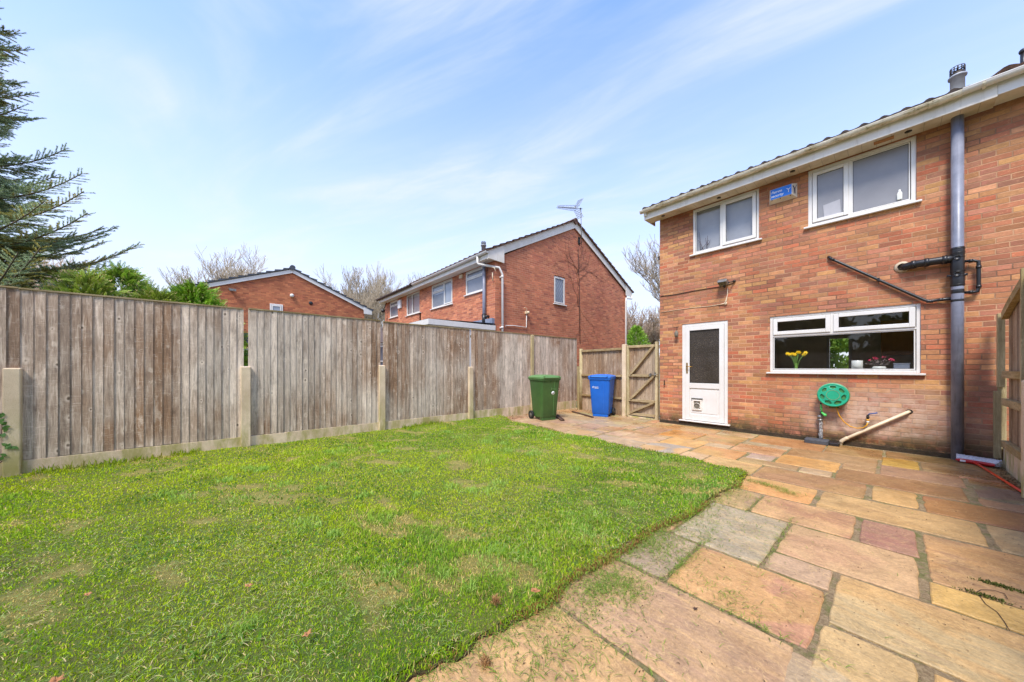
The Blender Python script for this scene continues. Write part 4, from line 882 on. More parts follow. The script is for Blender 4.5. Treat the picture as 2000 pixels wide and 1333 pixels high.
def frame_window(par, rect, Y, panes, mat_g, fw=.055, sill=.05, name='window', casw=.045, proud=.012, sh=.03, axis='x', sgn=1, sd=.05):
    """uPVC window: outer frame, mullions, opening casements, glass, sill. panes: list of (fx0,fx1,fz0,fz1,opening)"""
    x0, x1, z0, z1 = rect
    def bx(mm, a0, a1, d0, d1, b0, b1):
        if axis == 'x': mm.box(a0, a1, Y+sgn*d0, Y+sgn*d1, b0, b1)
        else: mm.box(Y+sgn*d0, Y+sgn*d1, a0, a1, b0, b1)
    d0, d1 = .018, .075; m = MB()
    bx(m, x0, x0+fw, d0, d1, z0, z1); bx(m, x1-fw, x1, d0, d1, z0, z1); bx(m, x0+fw, x1-fw, d0, d1, z1-fw, z1); bx(m, x0+fw, x1-fw, d0, d1, z0, z0+fw)
    W, H = x1-x0-2*fw, z1-z0-2*fw
    win = m.build(name, K['white'], par, bevel=.004)
    R = []
    for (a, b, c, d, op) in panes:
        R.append((x0+fw+W*a, x0+fw+W*b, z0+fw+H*c, z0+fw+H*d, op))
    mu = set(); m = MB(); used = False
    for r in R:
        if r[1] < x1-fw-.01: mu.add((round(r[1], 4), r[2], r[3], 'v'))
        if r[3] < z1-fw-.01: mu.add((r[0], r[1], round(r[3], 4), 'h'))
    hw = .018
    for q in mu:
        used = True
        if q[3] == 'v': bx(m, q[0]-hw, q[0]+hw, d0+.002, d1-.002, q[1], q[2])
        else: bx(m, q[0], q[1], d0+.003, d1-.003, q[2]-hw, q[2]+hw)
    if used: m.build('mullion', K['white'], win, bevel=.003)
    for r in R:
        a, b, c, d, op = r; e = .008
        a += e if a == x0+fw else hw; b -= e if abs(b-(x1-fw)) < .003 else hw; c += e if abs(c-(z0+fw)) < .003 else hw; d -= e if abs(d-(z1-fw)) < .003 else hw
        if op:
            m = MB(); o0, o1 = .003, .06; cw = casw
            bx(m, a, a+cw, o0, o1, c, d); bx(m, b-cw, b, o0, o1, c, d); bx(m, a+cw, b-cw, o0, o1, d-cw, d); bx(m, a+cw, b-cw, o0, o1, c, c+cw)
            m.build('casement', K['white'], win, bevel=.005); a += cw; b -= cw; c += cw; d -= cw; g = .028
        else:
            m = MB(); cw = .014; o0, o1 = .03, .05
            bx(m, a, a+cw, o0, o1, c, d); bx(m, b-cw, b, o0, o1, c, d); bx(m, a+cw, b-cw, o0, o1, d-cw, d); bx(m, a+cw, b-cw, o0, o1, c, c+cw); m.build('beading', K['white'], win); a += cw; b -= cw; c += cw; d -= cw; g = .042
        m = MB(); bx(m, a, b, g, g+.004, c, d) if mat_g is not K['glass'] else m.poly([(a, Y+g, c), (b, Y+g, c), (b, Y+g, d), (a, Y+g, d)])
        m.build('pane', mat_g, win)
        m = MB(); s = .005; bx(m, a-s, a+s, g-.004, g+.001, c, d); bx(m, b-s, b+s, g-.004, g+.001, c, d); bx(m, a, b, g-.004, g+.001, c-s, c+s); bx(m, a, b, g-.004, g+.001, d-s, d+s); m.build('gasket', K['rubber'], win)
    if sill:
        m = MB(); bx(m, x0-sill, x1+sill, -sd, .06, z0-sh, z0-.002); m.build('sill', K['white'], win, bevel=.006)
    return win
kwin = frame_window(house, kit, WY, [(0, .47, .66, 1, 1), (.47, 1, .66, 1, 1), (0, 1, 0, .66, 0)], K['glass'], fw=.04, sill=.045, casw=.06)
frame_window(house, w1, WY, [(0, .46, 0, 1, 0), (.46, 1, 0, 1, 1)], K['glass'], fw=.042, casw=.058)
frame_window(house, w2, WY, [(0, .42, 0, 1, 1), (.42, 1, 0, 1, 0)], K['frost'], fw=.05, casw=.055)
# blind and twigs behind the left upstairs window
m = MB(); m.box(w1[0]-.1, w1[1]+.1, WY+.115, WY+.12, w1[2]-.1, SZ+.05); m.build('window_blind', K['curtain'], house)
m = MB(); p0 = Vector((w1[0]+.12, WY+.085, w1[2]+.06))
for a, b in (((0, 0, 0), (-.02, 0, .42)), ((.0, 0, .02), (.16, 0, .2)), ((.12, 0, 0), (.14, 0, .30)), ((.13, 0, .0), (.10, 0, .26)), ((.06, 0, .02), (-.04, 0, .26)), ((.14, 0, .1), (.19, 0, .2))): m.tube([p0+Vector(a), p0+(Vector(a)+Vector(b))*.5+Vector((.01, 0, 0)), p0+Vector(b)], [.007, .005, .003], 5)
tag(m.build('dried_twigs', K['twig']), 'dried twigs standing inside the left upstairs window', 'twigs')
# items against the bathroom glass
q = P(1757, 385, 'y', WY+.03); zb = w2[2]+.09
m = MB(); m.lathe([(.0001, 0), (.026, .0), (.027, .01), (.027, .09), (.018, .115), (.010, .125), (.010, .15), (.0001, .15)], (q.x, WY+.012, zb), 'z', 16)
m.v = [(x, WY+.026+(y-WY-.026)*.18, z) for x, y, z in m.v]; tag(m.build('plastic_bottle', K['ceramic']), 'white plastic bottle standing on the sill of the bathroom window', 'bottle')
q = P(1626, 410, 'y', WY+.03); m = MB(); m.prism([(q.x-.10, WY+.020, w2[2]+.112), (q.x+.10, WY+.020, w2[2]+.112), (q.x+.09, WY+.020, w2[2]+.34), (q.x-.115, WY+.020, w2[2]+.31)], (0, .006, 0)); tag(m.build('white_card', K['curtain']), 'pale square card propped behind the left bathroom pane', 'card')

# door
def door():
    x0, x1, z0, z1 = dor; d = MB(); Y = WY; f = .065
    d.box(x0, x0+f, Y+.012, Y+.08, z0, z1); d.box(x1-f, x1, Y+.012, Y+.08, z0, z1); d.box(x0+f, x1-f, Y+.012, Y+.08, z1-f, z1)
    D = d.build('door', K['white'], house, bevel=.004)
    a, b, c, e = x0+f+.004, x1-f-.004, z0+.006, z1-f-.004; s = .085; m = MB(); y0, y1 = Y+.0, Y+.055; mid = P(1348, 740, 'y', WY).z-.0
    zm1 = z0+(z1-z0)*.385; zm0 = zm1-.11
    m.box(a, a+s, y0, y1, c, e); m.box(b-s, b, y0, y1, c, e); m.box(a+s, b-s, y0, y1, e-s, e); m.box(a+s, b-s, y0, y1, c, c+.13); m.box(a+s, b-s, y0, y1, zm0, zm1)
    m.build('door_leaf', K['white'], D, bevel=.005)
    m = MB(); m.box(a+s, b-s, Y+.026, Y+.034, zm1, e-s); m.build('pane', K['door_glass'], D)
    m = MB(); g = .006
    for r in ((a+s, a+s+g, zm1, e-s), (b-s-g, b-s, zm1, e-s), (a+s, b-s, zm1, zm1+g), (a+s, b-s, e-s-g, e-s)): m.box(r[0], r[1], Y+.014, Y+.027, r[2], r[3])
    m.build('gasket', K['rubber'], D)
    m = MB(); m.box(a+s, b-s, Y+.018, Y+.03, c+.13, zm0); m.box(a+s+.03, b-s-.03, Y+.012, Y+.018, c+.16, zm0-.03); m.build('lower_panel', K['white'], D, bevel=.003)
    # cat flap
    cxx = a+s+.15; cz = c+.13+.11; F = MB()
    F.box(cxx-.095, cxx+.095, Y-.012, Y+.012, cz-.02, cz+.01); F.box(cxx-.095, cxx-.062, Y-.012, Y+.012, cz+.01, cz+.17); F.box(cxx+.062, cxx+.095, Y-.012, Y+.012, cz+.01, cz+.17); F.box(cxx-.095, cxx+.095, Y-.012, Y+.012, cz+.17, cz+.20)
    CF = F.build('cat_flap', K['fascia'], D, bevel=.008)
    m = MB(); m.box(cxx-.062, cxx+.062, Y+.004, Y+.008, cz+.01, cz+.17); m.build('flap', K['seed'], CF)
    m = MB(); m.lathe([(.058, -.010), (.062, -.016), (.066, -.006)], (cxx, Y-.0, cz+.07), 'y', 20); m.build('flap_rim', K['fascia'], CF)
    m = MB(); m.box(cxx-.11, cxx+.11, Y-.014, Y+.011, cz+.215, cz+.235); m.build('draught_strip', K['steel'], CF)
    hx = a+s*.42; hz_ = P(1345, 718, 'y', WY).z; m = MB(); m.box(hx-.015, hx+.015, Y-.008, Y+.002, hz_-.13, hz_+.10); H = m.build('handle', K['brass'], D, bevel=.003)
    m = MB(); m.tube([(hx, Y-.005, hz_+.02), (hx, Y-.045, hz_+.02), (hx+.02, Y-.05, hz_+.02), (hx+.13, Y-.048, hz_+.015)], [.009, .009, .008, .006], 8); m.build('lever', K['brass'], H)
    m = MB(); m.box(x0-.045, x1+.045, Y-.055, Y+.06, z0-.028, z0-.002); m.build('door_sill', K['white'], D, bevel=.006)
    m = MB(); m.box(x0, x1, Y+.081, Y+.1, z0-.1, z1); m.build('door_backing', K['dark'], D)
door()
# damp wall foot: strip coloured with the drainage gap's darkness
m = MB(); m.box(HX0, HX1-.1, WY-.014, WY+.1, -.1, .055); m.build('gap_strip', plain('damp_gap_dark', lin((74, 56, 38)), lin((44, 40, 24)), 9, .9, .8, .02), house)

# ---- kitchen interior seen through the big window
def kitchen():
    x0, x1, y0, y1, z0, z1 = -2.2, .9, WY+.11, WY+3.4, 0, 2.45
    m = MB(); hx0, hx1, hz0, hz1 = -1.02, -.60, 1.15, 1.98
    wall_face(m, x0, x1, z0, z1, [[hx0, hx1, hz0, hz1]], y1, depth=.1)
    m.poly([(x0, y0, z0), (x0, y1, z0), (x0, y1, z1), (x0, y0, z1)]); m.poly([(x1, y0, z0), (x1, y1, z0), (x1, y1, z1), (x1, y0, z1)])
    m.poly([(x0, y0, z1), (x1, y0, z1), (x1, y1, z1), (x0, y1, z1)]); m.poly([(x0, y0, z0), (x1, y0, z0), (x1, y1, z0), (x0, y1, z0)])
    wall_face(m, x0, x1, z0, z1, [[kit[0], kit[1], kit[2], kit[3]]], y0, depth=.01)
    m.build('kitchen_room', K['room'], house)
    m = MB(); m.box(hx0, hx0+.05, y1-.03, y1+.05, hz0, hz1); m.box(hx1-.05, hx1, y1-.03, y1+.05, hz0, hz1); m.box(hx0+.05, hx1-.05, y1-.03, y1+.05, hz1-.05, hz1); m.box(hx0+.05, hx1-.05, y1-.03, y1+.05, hz0, hz0+.05); m.build('window', K['white'], house)
    m = MB(); m.box(-.14, .5, y0+2.45, y0+2.8, 1.5, 2.2); m.build('wall_cabinet', K['oak'], house, bevel=.01)
    m = MB(); m.box(x0, x1-.02, y0+.01, y0+.6, .88, .92); m.build('worktop', K['dark'], house)
    m = MB(); m.box(kit[0]-.02, kit[1]+.02, WY+.078, WY+.30, kit[2]+.01, kit[2]+.035); m.build('inner_sill', K['white'], house)
    return kit[2]+.036
iz = kitchen()
SY = WY+.135
def daffodils():
    c = P(1555, 700, 'y', SY); t = thing('daffodil_vase', 'yellow daffodils in a clear vase inside the kitchen window', 'flowers', (c.x, SY, iz))
    m = MB(); m.lathe([(.022, 0), (.026, .02), (.018, .1), (.026, .13)], (c.x, SY, iz), 'z', 14); m.build('vase', K['stem'], t)
    st = MB(); pe = MB(); rr = random.Random(5)
    for i in range(8):
        a = (i/7-.5)*2; top = Vector((c.x+a*.125+rr.uniform(-.01, .01), SY+rr.uniform(-.03, .03), iz+.30+rr.uniform(-.03, .03)-abs(a)*.02)); b = Vector((c.x+a*.008, SY, iz+.02))
        st.tube([b, b.lerp(top, .55)+Vector((-a*.02, 0, .02)), top], .004, 6)
        dv = Vector((rr.uniform(-.5, .5), -1, rr.uniform(-.3, .2))).normalized(); u = dv.cross(Vector((0, 0, 1))).normalized(); w = u.cross(dv)
        for k in range(6):
            an = k*math.pi/3; e = u*math.cos(an)+w*math.sin(an); f = dv.cross(e); pe.poly([top, top+e*.018+f*.011, top+e*.036, top+e*.018-f*.011])
        pe.tube([top, top+dv*.022], [.007, .012], 8)
    st.build('stem', K['stem'], t); pe.build('flower_heads', K['petal_y'], t)
daffodils()
c = P(1674, 700, 'y', SY); m = MB(); m.lathe([(.0001, 0), (.066, 0), (.066, .158), (.062, .16), (.0001, .16)], (c.x, SY, iz), 'z', 28); tag(m.build('canister', K['ceramic']), 'plain white canister inside the kitchen window', 'canister')
def pot_plant():
    c = P(1717, 700, 'y', SY); t = thing('pot_plant', 'pink flowering plant in a white bowl inside the kitchen window', 'plant', (c.x, SY, iz))
    m = MB(); m.lathe([(.05, 0), (.072, .02), (.076, .05), (.06, .065)], (c.x, SY, iz), 'z', 20); m.build('pot', K['ceramic'], t)
    g = MB(); f = MB(); rr = random.Random(8)
    for i in range(46):
        a = rr.uniform(0, 6.28); r = rr.uniform(.03, .15); z = rr.uniform(.08, .17); e = Vector((c.x+math.cos(a)*r, SY+math.sin(a)*r*.4, iz+z)); g.tube([(c.x, SY, iz+.05), e], .0015, 4)
        n_ = Vector((rr.uniform(-1, 1), rr.uniform(-1, 1), rr.uniform(-1, 1)))*.016; o = Vector((rr.uniform(-1, 1), rr.uniform(-1, 1), rr.uniform(-1, 1)))*.014; g.poly([e-n_, e+o, e+n_, e-o])
    for (dx, z) in ((-.05, .20), (-.10, .165), (.14, .16), (-.03, .185), (.12, .175), (.05, .21)):
        for k in range(9): e = Vector((c.x+dx+rr.uniform(-.02, .02), SY-.04+rr.uniform(-.01, .01), iz+z+rr.uniform(-.012, .012))); n_ = Vector((rr.uniform(-1, 1), rr.uniform(-.4, .4), rr.uniform(-1, 1)))*.015; o = Vector((rr.uniform(-1, 1), rr.uniform(-.4, .4), rr.uniform(-1, 1)))*.013; f.poly([e-n_, e+o, e+n_, e-o])
    g.build('foliage', plain('mauve_leaf', lin((120, 96, 104)), lin((88, 92, 70)), 30, .7, 0), t); f.build('flower_heads', K['petal_p'], t)
pot_plant()
c = P(1762, 700, 'y', SY); m = MB(); m.box(c.x-.085, c.x+.075, SY-.03, SY+.09, iz, iz+.10); m.box(c.x-.092, c.x+.082, SY-.037, SY+.097, iz+.102, iz+.112); tag(m.build('storage_tub', K['lead'], bevel=.008), 'blue grey storage tub at the right end of the kitchen window', 'tub')

# ---- pipework on the house wall (parts of the house)
def pipework():
    x, y = X_(1870, 700, WY-.085), WY-.085; m = MB(); m.tube([(x, y, .0), (x, y, SZ)], .055, 24)
    S = m.build('soil_pipe', K['grey_pipe'], house)
    z = lambda v: P(1870, v, 'y', WY-.085).z
    for va, vb, r in ((484, 500, .062), (500, 538, .060), (538, 560, .061), (566, 574, .058), (585, 590, .057)):
        m = MB(); m.lathe([(r*.96, z(vb)), (r, z(vb)+.01), (r, z(va)-.01), (r*.96, z(va))], (x, y, 0), 'z', 24); m.build('collar', K['black'], S)
    for v in (487, 495, 503, 531, 541, 557):
        m = MB(); m.lathe([(.0605, z(v)-.006), (.066, z(v)-.003), (.066, z(v)+.003), (.0605, z(v)+.006)], (x, y, 0), 'z', 24); m.build('collar', K['black'], S)
    for v in (505, 537):
        m = MB(); m.lathe([(.032, -.0), (.032, -.02), (.026, -.022), (.024, -.012), (.0001, -.012)], (x-.005, y-.052, z(v)), 'y', 18); m.build('access_cap', K['black'], S)
    # branch pipe
    pts = [(1868, 505, WY-.085), (1845, 508, WY-.085), (1810, 513, WY-.085), (1785, 517, WY-.08), (1770, 521, WY-.05), (1762, 523, WY+.03)]
    m = MB(); q = [P(u, v, 'y', yy) for u, v, yy in pts]; m.tube(q, .052, 18)
    for i in (1, 2, 3):
        d = (q[i+1]-q[i-1]).normalized(); m.tube([q[i]-d*.022, q[i]+d*.022], .059, 18)
    m.build('branch_pipe', K['black'], S)
    m = MB(); c0 = q[-2]; m.lathe([(.0001, .0), (.085, -.002), (.07, -.016), (.05, -.03)], (q[-1].x, WY, q[-1].z), 'y', 16); m.build('mortar_patch', K['mortar_cream'], S)
    # small loop on the right
    pr = [(1875, 512), (1900, 509), (1911, 511), (1911.5, 520), (1911.5, 562), (1909, 570), (1898, 571), (1880, 572)]; m = MB(); m.tube([P(u, v, 'y', WY-.06) for u, v in pr], .019, 12)
    for u, v in ((1896, 510), (1911.5, 522), (1911.5, 560), (1896, 571)):
        cc = P(u, v, 'y', WY-.06); d = Vector((1, 0, 0)) if u < 1900 else Vector((0, 0, 1)); m.tube([cc-d*.018, cc+d*.018], .024, 12)
    m.build('loop_pipe', K['black'], S)
    m = MB(); m.tube([P(1849, 540, 'y', WY-.09), P(1864, 539, 'y', WY-.09)], .016, 10); m.tube([P(1878, 537, 'y', WY-.09), P(1890, 536, 'y', WY-.09)], .016, 10); m.build('stub_pipe', K['black'], S)
    pl = [(1618, 502, WY+.02), (1620, 503, WY-.03), (1626, 507, WY-.04), (1806, 587, WY-.04), (1816, 589, WY-.04), (1836, 586, WY-.045), (1862, 583, WY-.07)]
    q = [P(u, v, 'y', yy) for u, v, yy in pl]; m = MB(); m.tube(q, .0205, 12)
    for k in (2, 4, 5): d = (q[k+1]-q[k-1]).normalized() if k+1 < len(q) else (q[k]-q[k-1]).normalized(); m.tube([q[k]-d*.03, q[k]+d*.03], .022, 12)
    cc = P(1716, 547, 'y', WY-.035); m.box(cc.x-.012, cc.x+.012, WY-.06, WY, cc.z-.02, cc.z+.03)
    m.build('overflow_pipe', K['black'], S)
    # cream waste pipe
    q = [P(1777, 804, 'y', WY+.03), P(1774, 805, 'y', WY-.05), P(1652, 857, 'y', WY-.06), P(1643, 862, 'y', WY-.06), P(1641, 880, 'y', WY-.06)]
    m = MB(); m.tube(q, .0215, 16); d = (q[1]-q[2]).normalized(); m.tube([q[3]+Vector((0, 0, -.03)), q[3], q[2], q[2]+d*.03], .026, 16); m.build('waste_pipe', K['cream'], house)
    m = MB(); m.lathe([(.0001, -.001), (.036, -.002), (.03, -.006)], (q[1].x+.01, WY, q[1].z), 'y', 16); m.build('pipe_hole', K['dark'], house)
    # lagged pipe over the drain
    x = X_(1603, 830, WY-.07); yy = WY-.07; zb = .06; m = MB(); zt = P(1603, 818, 'y', yy).z; rr = random.Random(2)
    pts = [(x+rr.uniform(-.003, .003), yy, zb+(zt-zb)*i/12) for i in range(13)]; m.tube(pts, [.026+rr.uniform(-.004, .004) for _ in pts], 14); LP = m.build('lagged_pipe', K['foil'], house)
    m = MB(); m.ball((x-.008, yy, zt+.03), .042, 8, (1, 1, .9)); m.ball((x-.006, yy, zt-.025), .038, 8, (1, 1, .7)); m.tube([(x+.0, yy, zt+.03), (x+.01, WY+.02, zt+.05)], .024, 10); m.build('grey_elbow', K['steel'], LP)
pipework()
def drain_cover():
    a = P(1570, 866, 'z', .02); b = P(1637, 868, 'z', .02); m = MB()
    x0, x1 = a.x-.02, b.x-.0; m.box(x0, x1-.10, WY-.30, WY-.10, -.01, .07); t = m.build('drain_cover', K['slate_cover'], bevel=.015)
    m = MB(); m.box(x1-.098, x1+.02, WY-.28, WY-.09, -.005, .05); m.build('hopper', K['black'], t, bevel=.01)
    tag(t, 'dark grey drain cover on the paving below the hose reel', 'drain cover')
drain_cover()
# ---- things hung on the wall
def alarm():
    c = P(1529, 381, 'y', WY-.06); W, H, D = .27, .155, .085
    x0, x1 = X_(1502.3, 390), X_(1557.5, 375); z0 = (P(1502.5, 402, 'y', WY).z+P(1557, 386, 'y', WY).z)/2; z1 = (P(1502.5, 375, 'y', WY).z+P(1557, 358.6, 'y', WY).z)/2
    t = thing('alarm_box', 'white and blue burglar alarm box on the wall between the upstairs windows', 'alarm box', ((x0+x1)/2, WY, z0))
    y1 = WY-.085; i0, i1 = x0+.032, x1-.062; b0, b1 = z0+.052, z1-.014
    m = MB(); V = [(x0, WY+.002, z0), (x1, WY+.002, z0), (x1, WY+.002, z1), (x0, WY+.002, z1), (i0, y1, b0), (i1, y1, b0), (i1, y1, b1), (i0, y1, b1)]
    m.v = V
    for f in ((0, 1, 5, 4), (1, 2, 6, 5), (2, 3, 7, 6), (3, 0, 4, 7), (4, 5, 6, 7), (3, 2, 1, 0)): m.face(f)
    m.build('case', K['alarm'], t, bevel=.004)
    m = MB(); m.box(i0+.006, i1-.004, y1-.003, y1-.0005, b0+.006, b1-.004); pn = m.build('sign_panel', K['sign_blue'], t)
    rl = Vector(t.location); w = i1-i0
    fs = (b1-b0)*.33
    text('Patron', 'lettering', K['sticker'], pn, Vector((i0+.016, y1-.0035, b0+(b1-b0)*.56))-rl, (1, 0, 0), (0, 0, 1), fs, .0008, .25, .92)
    text('security', 'lettering', K['sticker'], pn, Vector((i0+.010, y1-.0035, b0+(b1-b0)*.20))-rl, (1, 0, 0), (0, 0, 1), fs, .0008, .25, .92)
    def bird(cx_, cz_, s, y, mat, par, slope=0):
        m = MB(); pts = [((-.5, .55), (-.1, .1), (0, 0), (.02, .22)), ((.55, .62), (.12, .16), (0, 0), (.0, .22)), ((0, .16), (.07, -.05), (.05, -.5), (-.06, -.5))]
        for pl in pts: m.prism([(cx_+a*s, y, cz_+b*s) for a, b in pl], (0, -.0012, 0))
        m.build('bird_mark', mat, par)
    bird(i1-.045, b0+(b1-b0)*.5, .075, y1-.0035, K['sticker'], pn)
    # navy mark on the right bevel
    m = MB(); f = lambda a, b: Vector((i1, y1, b0)).lerp(Vector((x1, WY, z0)), a).lerp(Vector((i1, y1, b1)).lerp(Vector((x1, WY, z1)), a), b)+Vector((.0015, -.0012, 0))
    for pl in (((.1, .75), (.5, .52), (.5, .62), (.2, .85)), ((.95, .92), (.55, .55), (.42, .5), (.8, .85)), ((.35, .6), (.6, .55), (.62, .2), (.45, .2))): m.prism([f(a, b) for a, b in pl], (.001, -.001, 0))
    m.build('bird_mark', K['navy'], t)
    m = MB()
    for a in (.08, .47, .93): xx = i0+w*a; m.box(xx-.006, xx+.006, y1-.001, y1+.012, b0-.016, b0-.004)
    m.build('screw_slots', K['rubber'], t)
alarm()
def floodlight():
    c = P(1412, 551, 'y', WY-.12); t = thing('floodlight', 'weathered grey floodlight with its sensor cord above the back door', 'floodlight', (c.x, WY, c.z))
    m = MB(); x0, x1 = c.x-.085, c.x+.075; z = c.z
    m.prism([(x0, WY-.19, z-.01), (x0+.02, WY-.11, z-.07), (x0+.02, WY-.07, z-.05), (x0, WY-.06, z+.035), (x0, WY-.15, z+.045)], (x1-x0, 0, 0)); m.build('housing', K['steel'], t, bevel=.006)
    m = MB(); m.poly([(x0+.012, WY-.196, z-.014), (x1-.012, WY-.196, z-.014), (x1-.02, WY-.119, z-.076), (x0+.03, WY-.119, z-.076)]); m.build('glass', K['lens'], t)
    m = MB()
    for i in range(6): xx = x0+.02+i*.023; m.box(xx, xx+.006, WY-.15, WY-.06, z+.035, z+.058)
    m.build('cooling_fins', K['steel'], t)
    m = MB(); m.tube([(x1, WY-.10, z-.03), (x1+.06, WY-.08, z-.02), (x1+.09, WY, z-.0)], .011, 8); m.ball((x1+.09, WY-.02, z), .026, 6); m.tube([(c.x-.0, WY-.09, z-.07), (c.x+.02, WY-.06, z-.1)], .02, 10); m.build('bracket', K['iron'], t)
    j = P(1417, 593, 'y', WY-.02); m = MB(); s = P(1421, 563, 'y', WY-.03); m.tube([s, P(1421, 575, 'y', WY-.02), P(1418, 588, 'y', WY-.02), j], [.007, .007, .011, .02], 8); m.ball(j, .03, 8, (1, .6, 1)); m.tube([j, P(1402, 596, 'y', WY-.012)], [.011, .006], 8); m.build('junction', K['cream'], t)
floodlight()
m = MB(); m.tube([P(u, v, 'y', WY-.010) for u, v in ((1290, 579), (1320, 575.5), (1352, 569), (1385, 563.5), (1412, 559.5), (1432, 553))], .0065, 8); m.build('black_cable', K['rubber'], house)
m = MB(); m.tube([P(u, v, 'y', WY-.008) for u, v in ((1290.5, 610.5), (1320, 605.8), (1352, 601.5), (1385, 598.5), (1404, 595.5))], .0045, 8); m.build('cream_cable', K['cream'], house)
m = MB(); m.tube([(HX0-.012, WY+.05, z) for z in (.9, 2, 3, 4.2)], .008, 6); m.box(HX0-.06, HX0, WY+.04, WY+.09, 3.75, 3.83); m.build('corner_cable', K['rubber'], house)
def feeder():
    c = P(1321, 653, 'y', WY-.07); t = thing('bird_feeder', 'small weathered hanging bird feeder to the left of the back door', 'bird feeder', (c.x, WY, c.z+.1))
    m = MB(); m.lathe([(.001, -.075), (.03, -.06), (.04, -.02), (.038, .03), (.022, .065), (.006, .075)], (c.x, c.y, c.z), 'z', 16); m.build('body', K['seed'], t)
    m = MB(); m.tube([(c.x, c.y, c.z+.07), (c.x, c.y, c.z+.135)], .003, 6); m.tube([(c.x, WY, c.z+.15), (c.x, c.y-.01, c.z+.145)], .005, 6); m.tube([(c.x-.06, c.y, c.z+.15), (c.x+.06, c.y, c.z+.15)], .004, 6); m.build('hook', K['iron'], t)
feeder()
c = P(1298, 748, 'y', WY); m = MB(); m.box(c.x-.008, c.x+.008, WY-.02, WY, c.z-.05, c.z+.055); m.box(c.x-.008, c.x+.02, WY-.045, WY-.02, c.z-.05, c.z-.035); tag(m.build('gate_catch', K['iron'], bevel=.002), 'dark iron gate catch on the brickwork beside the gate', 'gate catch')
def reel():
    c = P(1627, 772, 'y', WY-.15); R = .185; t = thing('hose_reel', 'round jade green hose reel hung under the kitchen window', 'hose reel', (c.x, WY, c.z))
    def disc(yf, yb, r, holes, mat, name, hr=.031, hd=.128):
        n = 64; m = MB(); b = len(m.v)
        # front face as rings with 7 rounded openings cut by leaving out cells
        NR, NA = 22, 112
        def inh(rr_, a):
            for k in range(7):
                ak = 2*math.pi*k/7+math.pi/2; dx = rr_*math.cos(a)-hd*math.cos(ak); dz = rr_*math.sin(a)-hd*math.sin(ak)
                rad = dx*math.cos(ak)+dz*math.sin(ak); tan = -dx*math.sin(ak)+dz*math.cos(ak)
                if (rad/(hr*.78))**2+(tan/(hr*1.35))**2 < 1: return True
            return False
        V = {}
        def vid(i, j, y):
            key = (i, j % NA, y)
            if key not in V:
                rr_ = max(.0005, r*i/NR); a = 2*math.pi*j/NA; dome = .012*(1-(i/NR)**2) if y == yf else 0
                rim = -.006 if (i >= NR-2 and y == yf) else 0
                V[key] = len(m.v); m.v.append((c.x+rr_*math.cos(a), y-dome+rim, c.z+rr_*math.sin(a)))
            return V[key]
        G = [[holes and inh(r*(i+.5)/NR, 2*math.pi*(j+.5)/NA) for j in range(NA)] for i in range(NR)]
        for i in range(NR):
            for j in range(NA):
                if G[i][j]:
                    for (ii, jj, e) in ((i-1, j, 'a'), (i+1, j, 'b'), (i, j-1, 'c'), (i, j+1, 'd')):
                        if 0 <= ii < NR and not G[ii][jj % NA]:
                            q = {'a': ((i, j), (i, j+1)), 'b': ((i+1, j), (i+1, j+1)), 'c': ((i, j), (i+1, j)), 'd': ((i, j+1), (i+1, j+1))}[e]
                            m.face([vid(*q[0], yf), vid(*q[1], yf), vid(*q[1], yf+.02), vid(*q[0], yf+.02)])
                else: m.face([vid(i, j, yf), vid(i, j+1, yf), vid(i+1, j+1, yf), vid(i+1, j, yf)], True)
        for j in range(NA): m.face([vid(NR, j, yf), vid(NR, j+1, yf), vid(NR, j+1, yb), vid(NR, j, yb)], True)
        return m.build(name, mat, t)
    y = WY-.17; F = disc(y, y+.022, R, True, K['jade'], 'front_disc')
    m = MB(); m.lathe([(.0001, y+.012), (R-.012, y+.012)], (c.x, 0, c.z), 'y', 48); m.build('inner_disc', K['jade_shade'], F)
    m = MB(); m.lathe([(.074, y-.0135), (.077, y-.0145), (.080, y-.0135)], (c.x, 0, c.z), 'y', 40); m.build('hub_ring', K['jade_dark'], F)
    m = MB(); m.lathe([(R+.002, y+.026), (R+.010, y+.03), (R+.010, y+.045), (R-.02, y+.047), (R-.06, y+.049)], (c.x, 0, c.z), 'y', 64); m.build('rim', K['jade_dark'], t)
    m = MB(); m.lathe([(.09, y+.03), (.09, WY-.03)], (c.x, 0, c.z), 'y', 32); m.lathe([(R*.98, WY-.035), (R, WY-.03), (R*.98, WY-.022), (.02, WY-.02)], (c.x, 0, c.z), 'y', 48); m.build('drum', K['jade'], t)
    m = MB(); m.lathe([(.10, y+.055), (.135, y+.06), (.135, WY-.045), (.10, WY-.04)], (c.x, 0, c.z), 'y', 32); m.build('coiled_hose', K['yellow'], t)
    m = MB(); m.box(c.x-.06, c.x+.06, WY-.022, WY, c.z-.22, c.z+.1); m.build('wall_bracket', plain('mossy_bracket', lin((96, 118, 48)), lin((70, 84, 34)), 8, .7, .2), t)
    pts = [(1633, 796, WY-.1), (1639, 812, WY-.09), (1648, 824, WY-.085), (1660, 833, WY-.085), (1674, 837, WY-.09), (1686, 836, WY-.095), (1693, 831, WY-.1), (1695, 826, WY-.1)]
    q = [P(u, v, 'y', yy) for u, v, yy in pts]; m = MB(); m.tube(q, .0075, 10); m.build('leader_hose', K['yellow'], t)
    s = MB(); a = P(1603, 790, 'y', WY-.1); b = P(1604, 797, 'y', WY-.1); s.tube([a, b, P(1604.5, 806, 'y', WY-.1)], [.010, .016, .012], 10); e = P(1611, 811, 'y', WY-.12); s.tube([P(1604.5, 806, 'y', WY-.1), e], [.014, .02], 10); s.ball(e, .024, 8)
    n_ = s.build('spray_nozzle', K['lime'], t)
